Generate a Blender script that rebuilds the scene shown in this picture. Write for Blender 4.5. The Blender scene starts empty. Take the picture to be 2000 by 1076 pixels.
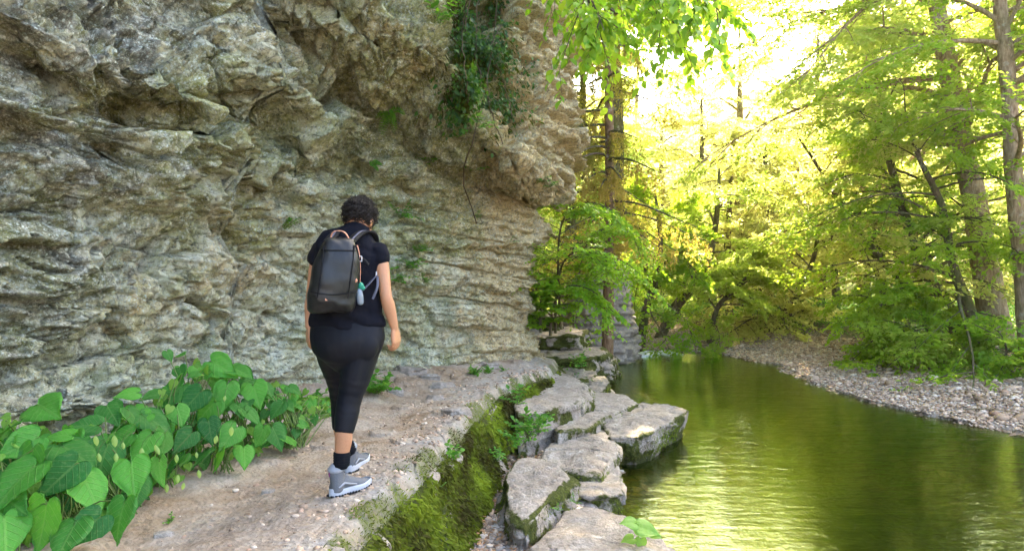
import bpy, math, random
import numpy as np
from mathutils import Vector, Matrix
random.seed(7)
RNG = np.random.RandomState(11)
sc = bpy.context.scene
COL = sc.collection
# ------------------------------------------------------------------ camera, sky, sun, exposure
F = 1333.0; CX = 1000.0; CY = 538.0; CAMZ = 1.24
cd = bpy.data.cameras.new("camera"); cam = bpy.data.objects.new("camera", cd); COL.objects.link(cam)
cam.location = (0, 0, CAMZ); cam.rotation_euler = (math.radians(90), 0, 0)
cd.lens = 24.0; cd.sensor_width = 36.0; cd.clip_start = 0.05; cd.clip_end = 600
sc.camera = cam
SUN_EL = math.radians(42); SUN_AZ = math.radians(24)      # azimuth measured from +Y towards +X
w = bpy.data.worlds.new("World"); sc.world = w; w.use_nodes = True
nt = w.node_tree; nt.nodes.clear()
sky = nt.nodes.new('ShaderNodeTexSky'); sky.sky_type = 'NISHITA'; sky.sun_disc = False
sky.sun_elevation = SUN_EL; sky.sun_rotation = SUN_AZ; sky.air_density = .8; sky.dust_density = 4.0; sky.ozone_density = 0.2
bg = nt.nodes.new('ShaderNodeBackground'); bg.inputs['Strength'].default_value = 0.15
wo = nt.nodes.new('ShaderNodeOutputWorld')
nt.links.new(sky.outputs[0], bg.inputs[0]); nt.links.new(bg.outputs[0], wo.inputs[0])
sd = bpy.data.lights.new("sun", 'SUN'); sun = bpy.data.objects.new("sun", sd); COL.objects.link(sun)
sd.energy = 5.0; sd.angle = math.radians(0.6); sd.color = (1.0, 0.84, 0.55)
sv = Vector((math.sin(SUN_AZ)*math.cos(SUN_EL), math.cos(SUN_AZ)*math.cos(SUN_EL), math.sin(SUN_EL)))
sun.rotation_euler = sv.to_track_quat('Z', 'Y').to_euler()
sc.view_settings.view_transform = 'Standard'; sc.view_settings.look = 'None'
sc.view_settings.exposure = 3.4; sc.view_settings.gamma = 1.0
sc.render.engine = 'CYCLES'
cy = sc.cycles
cy.use_denoising = True
cy.max_bounces = 8; cy.diffuse_bounces = 4; cy.glossy_bounces = 3; cy.transmission_bounces = 5; cy.transparent_max_bounces = 8
cy.volume_bounces = 0; cy.sample_clamp_indirect = 8.0; cy.caustics_reflective = False; cy.caustics_refractive = False

# ------------------------------------------------------------------ helpers
def U(px, py, z):
    """ground point seen at photo pixel px,py lying at height z"""
    Y = (CAMZ - z) * F / (py - CY); return np.array([(px - CX) / F * Y, Y, z])
def At(px, py, Y):
    return np.array([(px - CX) / F * Y, Y, CAMZ - (py - CY) / F * Y])
def _h(n):
    n = n.astype(np.uint64)
    n = (n ^ (n >> np.uint64(15))) * np.uint64(0x2c1b3c6d) & np.uint64(0xffffffff)
    n = (n ^ (n >> np.uint64(12))) * np.uint64(0x297a2d39) & np.uint64(0xffffffff)
    n = n ^ (n >> np.uint64(15))
    return (n & np.uint64(0xffffff)).astype(np.float64) / float(0xffffff)
def h2(i, j, s=0):
    return _h(((i.astype(np.int64) * 73856093) ^ (j.astype(np.int64) * 19349663) ^ (int(s) * 83492791 + 12345)) & 0xffffffff)
def h3(i, j, k, s=0):
    return _h(((i.astype(np.int64) * 73856093) ^ (j.astype(np.int64) * 19349663) ^ (k.astype(np.int64) * 83492791) ^ (int(s) * 2654435 + 777)) & 0xffffffff)
def vn(x, y, z=None, s=0):
    """value noise in -1..1"""
    x = np.asarray(x, float); y = np.asarray(y, float)
    z = np.zeros_like(x) if z is None else np.asarray(z, float)
    xi, yi, zi = np.floor(x), np.floor(y), np.floor(z)
    fx, fy, fz = x - xi, y - yi, z - zi
    fx = fx*fx*fx*(fx*(fx*6-15)+10); fy = fy*fy*fy*(fy*(fy*6-15)+10); fz = fz*fz*fz*(fz*(fz*6-15)+10)
    r = 0
    for a in (0, 1):
        wx = fx if a else 1 - fx
        for b in (0, 1):
            wy = fy if b else 1 - fy
            for c in (0, 1):
                wz = fz if c else 1 - fz
                r = r + wx * wy * wz * h3(xi + a, yi + b, zi + c, s)
    return r * 2 - 1
def fbm(x, y, z=None, o=4, s=0, g=0.5):
    r = 0; a = 1; t = 0; x = np.asarray(x, float); y = np.asarray(y, float)
    z = np.zeros_like(x) if z is None else np.asarray(z, float)
    for k in range(o):
        r = r + a * vn(x, y, z, s + k * 17); t += a; a *= g; x = x * 2.03 + 5.1; y = y * 2.03 + 9.7; z = z * 2.03 + 3.3
    return r / t
def voro(x, y, s=0, jit=0.9):
    """nearest-cell info: d1, d2, cell id hashes (a,b,c), offset to the cell's point"""
    xi, yi = np.floor(x), np.floor(y)
    d1 = np.full(x.shape, 9.); d2 = np.full(x.shape, 9.)
    ci = np.zeros(x.shape); cj = np.zeros(x.shape); ox = np.zeros(x.shape); oy = np.zeros(x.shape)
    for a in (-1, 0, 1):
        for b in (-1, 0, 1):
            i, j = xi + a, yi + b
            px = i + 0.5 + jit * (h2(i, j, s) - .5); py = j + 0.5 + jit * (h2(i, j, s + 5) - .5)
            dx, dy = x - px, y - py; d = np.sqrt(dx*dx + dy*dy)
            m = d < d1
            d2 = np.where(m, d1, np.minimum(d2, d)); d1 = np.where(m, d, d1)
            ci = np.where(m, i, ci); cj = np.where(m, j, cj); ox = np.where(m, dx, ox); oy = np.where(m, dy, oy)
    return d1, d2, h2(ci, cj, s + 11), h2(ci, cj, s + 12) * 2 - 1, h2(ci, cj, s + 13) * 2 - 1, ox, oy
def ss(a, b, x):
    t = np.clip((x - a) / (b - a), 0, 1); return t * t * (3 - 2 * t)
def mesh(name, verts, faces, mat=None, parent=None, smooth=False, cols=None, loc=None):
    """verts (N,3); faces: one (M,k) int array or a list of them; cols: {attribute: (N,4) or (N,3)}"""
    verts = np.asarray(verts, np.float32).reshape(-1, 3)
    if loc is not None: verts = verts - np.asarray(loc, np.float32)
    fl = faces if isinstance(faces, list) else [faces]
    fl = [np.asarray(f, np.int32) for f in fl if len(f)]
    li = np.concatenate([f.ravel() for f in fl]); tot = np.concatenate([np.full(len(f), f.shape[1], np.int32) for f in fl])
    st = np.concatenate([[0], np.cumsum(tot)[:-1]]).astype(np.int32)
    me = bpy.data.meshes.new(name)
    me.vertices.add(len(verts)); me.vertices.foreach_set('co', verts.ravel())
    me.loops.add(len(li)); me.loops.foreach_set('vertex_index', li)
    me.polygons.add(len(tot)); me.polygons.foreach_set('loop_start', st); me.polygons.foreach_set('loop_total', tot)
    if smooth: me.polygons.foreach_set('use_smooth', np.ones(len(tot), bool))
    me.update(calc_edges=True)
    for k, c in (cols or {}).items():
        c = np.asarray(c, np.float32)
        if c.shape[1] == 3: c = np.concatenate([c, np.ones((len(c), 1), np.float32)], 1)
        at = me.attributes.new(k, 'FLOAT_COLOR', 'POINT'); at.data.foreach_set('color', c.ravel())
    if mat: me.materials.append(mat)
    o = bpy.data.objects.new(name, me); COL.objects.link(o)
    if loc is not None: o.location = loc
    if parent is not None: o.parent = parent
    return o
def empty(name, loc=(0, 0, 0)):
    o = bpy.data.objects.new(name, None); COL.objects.link(o); o.location = loc; o.empty_display_size = 0.2; return o
def tag(o, label=None, cat=None, group=None, kind=None):
    if label: o['label'] = label
    if cat: o['category'] = cat
    if group: o['group'] = group
    if kind: o['kind'] = kind
    return o
def grid_faces(n, m, wrap=False):
    """quads of an n x m vertex grid (row-major); wrap joins the last column to the first"""
    i = np.arange(n - 1)[:, None]; j = np.arange(m if wrap else m - 1)[None, :]
    j2 = (j + 1) % m
    return np.stack([i*m + j, i*m + j2, (i+1)*m + j2, (i+1)*m + j], -1).reshape(-1, 4)
def spline(pts, n=None, t=None):
    """Catmull-Rom through pts (k,d)"""
    p = np.asarray(pts, float); k = len(p)
    if t is None: t = np.linspace(0, k - 1, n)
    t = np.clip(t, 0, k - 1 - 1e-9); i = t.astype(int); f = (t - i)[:, None]
    g = lambda q: p[np.clip(q, 0, k - 1)]
    a, b, c, d = g(i-1), g(i), g(i+1), g(i+2)
    return .5*((2*b) + (c-a)*f + (2*a-5*b+4*c-d)*f*f + (3*b-a-3*c+d)*f**3)
def tube(pts, rad, n=6, twist_noise=0):
    """verts, faces of a tapering tube"""
    p = np.asarray(pts, float); k = len(p); r = np.broadcast_to(np.asarray(rad, float), (k,))
    tg = np.gradient(p, axis=0); tg /= (np.linalg.norm(tg, axis=1)[:, None] + 1e-9)
    ref = np.array([0, 0, 1.]) if abs(tg[:, 2]).mean() < .8 else np.array([1., 0, 0])
    u = np.cross(tg, ref); u /= (np.linalg.norm(u, axis=1)[:, None] + 1e-9); v = np.cross(tg, u)
    a = np.linspace(0, 2*np.pi, n, endpoint=False)
    rr = r[:, None] * np.ones((k, n))
    if twist_noise: rr = rr * (1 + twist_noise * vn(np.arange(k)[:, None]*.7 + 0*a, a[None]*1.2 + 0*rr, s=3))
    V = p[:, None] + (np.cos(a)[None, :, None]*u[:, None] + np.sin(a)[None, :, None]*v[:, None]) * rr[..., None]
    V = V.reshape(-1, 3); Fc = grid_faces(k, n, True)
    return V, Fc
class MB:
    """collects pieces of ONE part"""
    def __init__(s): s.v = []; s.q = []; s.t = []; s.n = 0; s.c = []
    def add(s, v, f, c=None):
        v = np.asarray(v, float).reshape(-1, 3); f = np.asarray(f, int)
        if not len(f): return s
        (s.q if f.shape[1] == 4 else s.t).append(f + s.n); s.v.append(v); s.n += len(v)
        s.c.append(np.broadcast_to(np.asarray((.5, .5, .5) if c is None else c, float), (len(v), 3)))
        return s
    def build(s, name, mat, parent=None, smooth=True, loc=None):
        fs = ([np.concatenate(s.q)] if s.q else []) + ([np.concatenate(s.t)] if s.t else [])
        return mesh(name, np.concatenate(s.v), fs, mat, parent, smooth, {'tint': np.concatenate(s.c)}, loc)

# ------------------------------------------------------------------ materials
class NT:
    def __init__(s, name):
        s.m = bpy.data.materials.new(name); s.m.use_nodes = True; s.t = s.m.node_tree; s.t.nodes.clear()
        s.out = s.t.nodes.new('ShaderNodeOutputMaterial')
    def n(s, ty, ins=None, **kw):
        nd = s.t.nodes.new(ty)
        for k, v in kw.items(): setattr(nd, k, v)
        for k, v in (ins or {}).items(): s.set(nd.inputs[k], v)
        return nd
    def set(s, sock, v):
        if isinstance(v, bpy.types.NodeSocket): s.t.links.new(v, sock)
        elif isinstance(v, (tuple, list)) and len(v) == 3 and sock.type == 'RGBA': sock.default_value = (*v, 1)
        else: sock.default_value = v
    def coord(s): return s.n('ShaderNodeTexCoord').outputs['Object']
    def pos(s): return s.n('ShaderNodeNewGeometry').outputs['Position']
    def noise(s, vec, scale, detail=4, rough=.55, dist=0): return s.n('ShaderNodeTexNoise', {'Vector': vec, 'Scale': scale, 'Detail': detail, 'Roughness': rough, 'Distortion': dist}).outputs['Fac']
    def voro(s, vec, scale, feat='F1', out='Distance', rnd=1): return s.n('ShaderNodeTexVoronoi', {'Vector': vec, 'Scale': scale, 'Randomness': rnd}, feature=feat).outputs[out]
    def ramp(s, fac, *st):
        nd = s.n('ShaderNodeValToRGB', {'Fac': fac}); e = nd.color_ramp.elements
        while len(e) < len(st): e.new(.5)
        for q, (p, c) in zip(e, st):
            q.position = p; q.color = (*c, 1) if isinstance(c, (tuple, list)) else (c, c, c, 1)
        return nd.outputs[0]
    def mix(s, fac, a, b, mode='MIX'):
        nd = s.n('ShaderNodeMix', data_type='RGBA', blend_type=mode, clamp_result=False)
        s.set(nd.inputs[0], fac); s.set(nd.inputs[6], a); s.set(nd.inputs[7], b); return nd.outputs[2]
    def math(s, op, a, b=0, clamp=False):
        nd = s.n('ShaderNodeMath', operation=op, use_clamp=clamp); s.set(nd.inputs[0], a); s.set(nd.inputs[1], b); return nd.outputs[0]
    def attr(s, name): return s.n('ShaderNodeAttribute', attribute_name=name).outputs['Color']
    def sep(s, c): return s.n('ShaderNodeSeparateColor', {'Color': c}).outputs
    def scale(s, vec, sx, sy, sz): return s.n('ShaderNodeMapping', {'Vector': vec, 'Scale': (sx, sy, sz)}).outputs[0]
    def bump(s, h, dist, strength=1, normal=None):
        d = {'Height': h, 'Distance': dist, 'Strength': strength}
        if normal is not None: d['Normal'] = normal
        return s.n('ShaderNodeBump', d).outputs[0]
    def princ(s, color, rough=.8, normal=None, spec=.3, **kw):
        d = {'Base Color': color, 'Roughness': rough, 'Specular IOR Level': spec}
        if normal is not None: d['Normal'] = normal
        for k, v in kw.items(): d[k.replace('_', ' ')] = v
        return s.n('ShaderNodeBsdfPrincipled', d).outputs[0]
    def done(s, sh): s.t.links.new(sh, s.out.inputs['Surface']); return s.m

def mat_rock(name='cliff_rock', warm=0.0):
    """limestone: tint attribute R = ochre with painted sun warmth, G = dark weathering, darker roof underside + lichen, B = moss/algae"""
    s = NT(name); P = s.pos(); r, g, b = s.sep(s.attr('tint'))[:3]
    n1 = s.noise(P, 1.3, 6, .6); n2 = s.noise(P, 5, 8, .65); n3 = s.noise(P, 22, 8, .7); n4 = s.noise(P, 2.3, 5, .6, 1.5)
    base = s.ramp(n2, (.30, (.20, .18, .095)), (.45, (.46, .45, .275)), (.56, (.63, .625, .42)), (.72, (.80, .80, .62)))
    base = s.mix(s.ramp(n3, (.3, 0.), (.7, .55)), base, (.58, .545, .43))
    och_sun = s.ramp(n3, (.3, (.36, .23, .08)), (.6, (.60, .46, .20)), (.8, (.70, .58, .32)))  # ochre lightened to stand for sun on the right-hand block
    fo = s.math('MULTIPLY', s.ramp(s.math('ADD', n4, s.math('MULTIPLY', r, .55)), (.62, 0.), (.88, 1.)), .85)
    c = s.mix(fo, base, och_sun)
    # rusty stains
    c = s.mix(s.math('MULTIPLY', s.ramp(s.noise(P, 3.1, 5, .6, 2), (.6, 0.), (.72, .6)), .6), c, (.30, .17, .10))
    # dark weathering
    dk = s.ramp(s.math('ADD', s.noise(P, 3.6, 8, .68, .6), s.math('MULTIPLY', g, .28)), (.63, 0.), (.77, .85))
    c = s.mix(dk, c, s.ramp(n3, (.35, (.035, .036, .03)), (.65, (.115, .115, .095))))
    # algae green
    al = s.ramp(s.math('ADD', s.noise(P, 2.7, 6, .62, .8), s.math('MULTIPLY', b, .42)), (.54, 0.), (.80, .8))
    c = s.mix(al, c, s.ramp(n3, (.3, (.10, .115, .02)), (.7, (.38, .39, .10))))
    # pale lichen patches and dots
    warp = s.n('ShaderNodeVectorMath', {0: P, 1: s.n('ShaderNodeTexNoise', {'Vector': P, 'Scale': 30., 'Detail': 3.}).outputs['Color']}, operation='ADD')
    P2 = s.n('ShaderNodeVectorMath', {0: P, 1: s.n('ShaderNodeVectorMath', {0: s.n('ShaderNodeTexNoise', {'Vector': P, 'Scale': 25., 'Detail': 4.}).outputs['Color'], 'Scale': .035}, operation='SCALE').outputs[0]}, operation='ADD').outputs[0]
    dots = s.ramp(s.voro(P2, 30), (.20, 1.), (.34, 0.))
    dots2 = s.ramp(s.voro(P2, 85), (.2, 1.), (.33, 0.))
    cl = s.ramp(s.math('ADD', s.noise(P, 4.4, 6, .7), s.math('MULTIPLY', g, .16)), (.46, 0.), (.60, 1.))
    lich = s.math('MULTIPLY', s.math('MAXIMUM', dots, s.math('MULTIPLY', dots2, .8)), cl)
    pat = s.ramp(s.noise(P2, 9, 8, .75), (.57, 0.), (.65, 1.))
    lich = s.math('MAXIMUM', lich, s.math('MULTIPLY', pat, s.math('MULTIPLY', cl, .75)))
    c = s.mix(s.math('MULTIPLY', lich, .85), c, s.ramp(n1, (.4, (.52, .60, .52)), (.6, (.66, .70, .60))))
    # chips, joints and grain
    Pa = s.scale(P2, 1, 1, 1.9)
    chip = s.sep(s.voro(Pa, 15, out='Color'))[0]; chip2 = s.sep(s.voro(Pa, 38, out='Color'))[0]
    ed = s.ramp(s.voro(s.scale(P2, 1, 1, 2.6), 7, 'DISTANCE_TO_EDGE'), (.0, 0.), (.045, 1.))
    hgt = s.math('ADD', s.math('MULTIPLY', chip, .6), s.math('MULTIPLY', chip2, .22))
    hgt = s.math('ADD', hgt, s.math('MULTIPLY', s.noise(P, 55, 8, .75), .8)); hgt = s.math('ADD', hgt, s.math('MULTIPLY', ed, .15))
    c = s.mix(s.math('MULTIPLY', s.math('SUBTRACT', 1., ed), s.ramp(n4, (.5, 0.), (.62, .5))), c, (.05, .045, .035))
    pit = s.ramp(s.noise(P2, 26, 8, .82), (.41, 1.), (.49, 0.)); c = s.mix(s.math('MULTIPLY', pit, .8), c, (.06, .058, .04))
    spk = s.ramp(s.noise(P2, 33, 8, .85), (.53, 0.), (.61, 1.)); c = s.mix(s.math('MULTIPLY', spk, .6), c, (.80, .79, .64))
    c = s.mix(.30, c, s.mix(chip, s.mix(.5, c, (.0, .0, .0)), s.mix(.35, c, (.9, .9, .8))))
    nr = s.bump(hgt, .020, 1.)
    return s.done(s.princ(c, .92, nr, .15))

def mat_path():
    s = NT('path_dirt'); P = s.pos(); r, g, b = s.sep(s.attr('tint'))[:3]
    n2 = s.noise(P, 3, 7, .65); n3 = s.noise(P, 26, 8, .7)
    c = s.ramp(n2, (.3, (.23, .155, .095)), (.5, (.34, .26, .185)), (.7, (.44, .365, .28)))
    c = s.mix(s.ramp(n3, (.35, .0), (.75, .6)), c, (.46, .395, .32))
    c = s.mix(s.ramp(s.noise(P, 1.6, 6, .6, 1), (.50, 0.), (.66, .8)), c, (.27, .18, .105))
    c = s.mix(s.math('MULTIPLY', r, s.ramp(s.noise(P, 5, 6, .7), (.35, 0.2), (.6, 1.))), c, s.ramp(n3, (.3, (.27, .24, .20)), (.7, (.44, .41, .36))))
    c = s.mix(s.math('MULTIPLY', b, s.ramp(n3, (.35, .4), (.6, 1.))), c, s.ramp(n3, (.3, (.04, .055, .012)), (.7, (.15, .17, .035))))
    h = s.math('ADD', s.noise(P, 12, 8, .7), s.math('MULTIPLY', s.voro(P, 42), .45)); h = s.math('ADD', h, s.math('MULTIPLY', n3, .5))
    return s.done(s.princ(c, .95, s.bump(h, .03, .8), .1))

def mat_slab():
    """river slabs: pale pinkish top, moss where the tint attribute's blue says so"""
    s = NT('slab_stone'); P = s.pos(); r, g, b = s.sep(s.attr('tint'))[:3]
    n2 = s.noise(P, 5, 7, .65); n3 = s.noise(P, 30, 8, .72)
    c = s.ramp(n2, (.3, (.25, .20, .16)), (.5, (.37, .315, .26)), (.7, (.47, .42, .36)))
    c = s.mix(s.ramp(n3, (.40, .8), (.58, 0.)), c, (.24, .205, .16))
    c = s.mix(s.ramp(s.noise(P, 9, 6, .7, .5), (.6, 0.), (.68, .75)), c, (.52, .49, .43))
    f = s.ramp(s.math('ADD', s.noise(P, 14, 6, .7), s.math('MULTIPLY', s.math('SUBTRACT', b, .5), 1.1)), (.45, 0.), (.60, 1.))
    c = s.mix(f, c, s.ramp(n3, (.32, (.03, .038, .010)), (.55, (.085, .095, .02)), (.75, (.17, .19, .04))))
    c = s.mix(g, c, s.mix(.6, c, (.05, .045, .025)))
    h = s.math('ADD', s.noise(P, 18, 8, .72), s.math('MULTIPLY', s.voro(P, 60), .3))
    h = s.math('ADD', h, s.math('MULTIPLY', f, s.noise(P, 90, 4, .7)))
    return s.done(s.princ(c, .9, s.bump(h, .03, .8), .15))

def mat_ground():
    """R gravel, G green forest floor and painted depth darkening of the bed, B river bed"""
    s = NT('ground_soil'); P = s.pos(); r, g, b = s.sep(s.attr('tint'))[:3]
    n3 = s.noise(P, 14, 8, .7); n2 = s.noise(P, 2.2, 6, .6)
    soil = s.ramp(n3, (.3, (.10, .07, .045)), (.7, (.27, .20, .14)))
    vc = s.voro(P, 16, out='Color'); vs = s.sep(vc)[0]
    grav = s.ramp(vs, (.0, (.22, .18, .15)), (.4, (.40, .34, .29)), (.8, (.55, .49, .43)), (1., (.66, .62, .57)))
    grav = s.mix(s.ramp(s.voro(P, 16, 'DISTANCE_TO_EDGE'), (.0, .9), (.12, 0.)), grav, (.12, .095, .075))
    c = s.mix(r, soil, grav)
    c = s.mix(s.math('MULTIPLY', g, s.ramp(s.noise(P, 6, 5, .7), (.35, .3), (.6, 1.))), c, s.ramp(n3, (.3, (.03, .06, .01)), (.7, (.13, .22, .03))))
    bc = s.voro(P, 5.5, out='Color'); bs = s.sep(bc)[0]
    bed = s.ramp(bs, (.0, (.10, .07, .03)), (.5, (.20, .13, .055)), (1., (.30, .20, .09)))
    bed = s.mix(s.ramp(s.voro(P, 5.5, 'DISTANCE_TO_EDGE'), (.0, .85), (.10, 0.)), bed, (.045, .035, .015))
    bed = s.mix(g, bed, (.012, .022, .004))  # deep bed painted dark algae green in place of light absorbed by water
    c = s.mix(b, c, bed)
    h = s.math('ADD', s.math('MULTIPLY', s.voro(P, 16), -.6), n3)
    return s.done(s.princ(c, .95, s.bump(h, .04, .8), .1))

def mat_water():
    s = NT('river_water'); P = s.pos()
    n1 = s.noise(s.scale(P, 1.0, 2.6, 1), 2.3, 3, .5, .4); n2 = s.noise(s.scale(P, .9, 3.4, 1), 9.5, 3, .55, .3)
    n3 = s.noise(s.scale(P, 1., 2.2, 1), 26, 2, .5)
    h = s.math('ADD', s.math('MULTIPLY', n1, .9), s.math('MULTIPLY', n2, .26)); h = s.math('ADD', h, s.math('MULTIPLY', n3, .035))
    nr = s.bump(h, .009, 1.0)
    gl = s.n('ShaderNodeBsdfGlossy', {'Color': (.74, .90, .55), 'Roughness': .008, 'Normal': nr}).outputs[0]
    tr = s.n('ShaderNodeBsdfTransparent', {'Color': (.56, .56, .24)}).outputs[0]
    df = s.n('ShaderNodeBsdfDiffuse', {'Color': (.020, .038, .004)}).outputs[0]
    body = s.n('ShaderNodeMixShader', {0: .22, 1: tr, 2: df}).outputs[0]
    fr = s.n('ShaderNodeFresnel', {'IOR': 1.34, 'Normal': nr}).outputs[0]
    fr = s.math('MINIMUM', s.math('MULTIPLY', fr, 1.55), .95)
    return s.done(s.n('ShaderNodeMixShader', {0: fr, 1: body, 2: gl}).outputs[0])

def mat_leaf(name, c1, c2, trans=.5, tcol=None, rough=.45, spec=.35, veins=False):
    """tint.r picks between two leaf colours; part of the light shines through"""
    nr = None
    s = NT(name); r, g, b = s.sep(s.attr('tint'))[:3]
    c = s.mix(r, c1, c2)
    if veins:
        ph = s.math('FRACT', s.math('MULTIPLY', s.math('SUBTRACT', b, s.math('MULTIPLY', g, .42)), 6.)); vn_ = s.ramp(ph, (.0, 1.), (.12, 0.), (.9, 0.), (1., 1.)); vn_ = s.math('MAXIMUM', vn_, s.ramp(g, (.02, 1.), (.07, 0.)))
        c = s.mix(s.math('MULTIPLY', vn_, .45), c, s.mix(.5, c, (.30, .45, .12)))
        c = s.mix(s.math('MULTIPLY', s.ramp(s.noise(s.pos(), 60, 5, .7), (.52, 0.), (.7, .5)), 1.), c, (.20, .30, .10))
        nr = s.bump(s.math('SUBTRACT', s.noise(s.pos(), 40, 4, .6), s.math('MULTIPLY', vn_, .5)), .006, .8)
    tc = s.mix(r, tcol[0], tcol[1]) if tcol else s.mix(.5, c, (.5, .6, .04))
    p = s.princ(c, rough, nr, spec)
    t = s.n('ShaderNodeBsdfTranslucent', {'Color': tc}).outputs[0]
    return s.done(s.n('ShaderNodeMixShader', {0: trans, 1: p, 2: t}).outputs[0])
def mat_bark(name, c1, c2, moss=0.0, sc_=1.0):
    s = NT(name); P = s.coord(); Q = s.scale(P, 1, 1, .25)
    n = s.noise(Q, 22*sc_, 7, .7); n2 = s.noise(P, 3, 5, .6)
    c = s.ramp(n, (.35, c1), (.65, c2))
    c = s.mix(s.ramp(s.noise(P, 7, 5, .7), (.56, 0.), (.66, .6)), c, (.42, .40, .34))
    if moss: c = s.mix(s.math('MULTIPLY', s.ramp(n2, (.42, 0.), (.6, 1.)), moss), c, (.08, .11, .02))
    return s.done(s.princ(c, .9, s.bump(n, .03, .9), .1))
def mat_simple(name, col, rough=.6, spec=.3, bump=None, **kw):
    s = NT(name); P = s.coord(); nr = None
    n = s.noise(P, (bump or (60, 0))[0], 4, .6)
    if bump: nr = s.bump(n, bump[1], .6)
    c = s.mix(s.ramp(n, (.3, .25), (.7, 0.)), col, tuple(v*.6 for v in col))
    return s.done(s.princ(c, rough, nr, spec, **kw))
M_ROCK = mat_rock(); M_PATH = mat_path(); M_SLAB = mat_slab(); M_GROUND = mat_ground(); M_WATER = mat_water()
# ================================================================== the cliff
plan = np.array([(-4.6, -6), (-4.0, -2), (-3.65, 1), (-3.3, 3), (-3.0, 4.3), (-2.6, 5.8), (-2.05, 7.2), (-1.15, 8.35), (-.35, 9.35), (.06, 9.9), (.3, 10.7), (.2, 12), (-.6, 14.5), (-2, 18)])
def plan_at(s):
    return spline(plan, t=s)
SN = 4000
_tt = np.linspace(0, len(plan) - 1, SN); _pp = spline(plan, t=_tt)
_arc = np.concatenate([[0], np.cumsum(np.linalg.norm(np.diff(_pp, axis=0), axis=1))])
_tg = np.gradient(_pp, axis=0); _tg /= np.linalg.norm(_tg, axis=1)[:, None]
_nx, _ny = _tg[:, 1], -_tg[:, 0]                      # outward (towards the river)
def arc_of_Y(y): return np.interp(y, _pp[:, 1], _arc)
# non-uniform arc samples: dense where the photograph looks
a0, a1, a2, a3 = arc_of_Y(-6), arc_of_Y(3.0), arc_of_Y(11.3), _arc[-1]
S = np.concatenate([np.linspace(a0, a1, 90, endpoint=False), np.linspace(a1, a2, 880, endpoint=False), np.linspace(a2, a3, 70)])
bx, by = np.interp(S, _arc, _pp[:, 0]), np.interp(S, _arc, _pp[:, 1])
nx, ny = np.interp(S, _arc, _nx), np.interp(S, _arc, _ny)
Zr = np.concatenate([np.linspace(-1.3, -.15, 25, endpoint=False), np.linspace(-.15, 5.6, 620, endpoint=False), np.linspace(5.6, 8.5, 50)])
ZZ, SS = np.meshgrid(Zr, S, indexing='ij'); BX, BY, NX, NY = (np.broadcast_to(q, ZZ.shape) for q in (bx, by, nx, ny))
PX = CX + F * BX / np.maximum(BY, 1.0); PY = CY - F * (ZZ - CAMZ) / np.maximum(BY, 1.0)
def blur(P, n):
    for ax in (0, 1):
        pad = [(0, 0)] * P.ndim; pad[ax] = (n + 1, n); c = np.cumsum(np.pad(P, pad, mode='edge'), axis=ax)
        a = [slice(None)] * P.ndim; b = list(a); a[ax] = slice(2*n + 1, None); b[ax] = slice(None, -(2*n + 1)); P = (c[tuple(a)] - c[tuple(b)]) / (2*n + 1)
    return P
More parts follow.
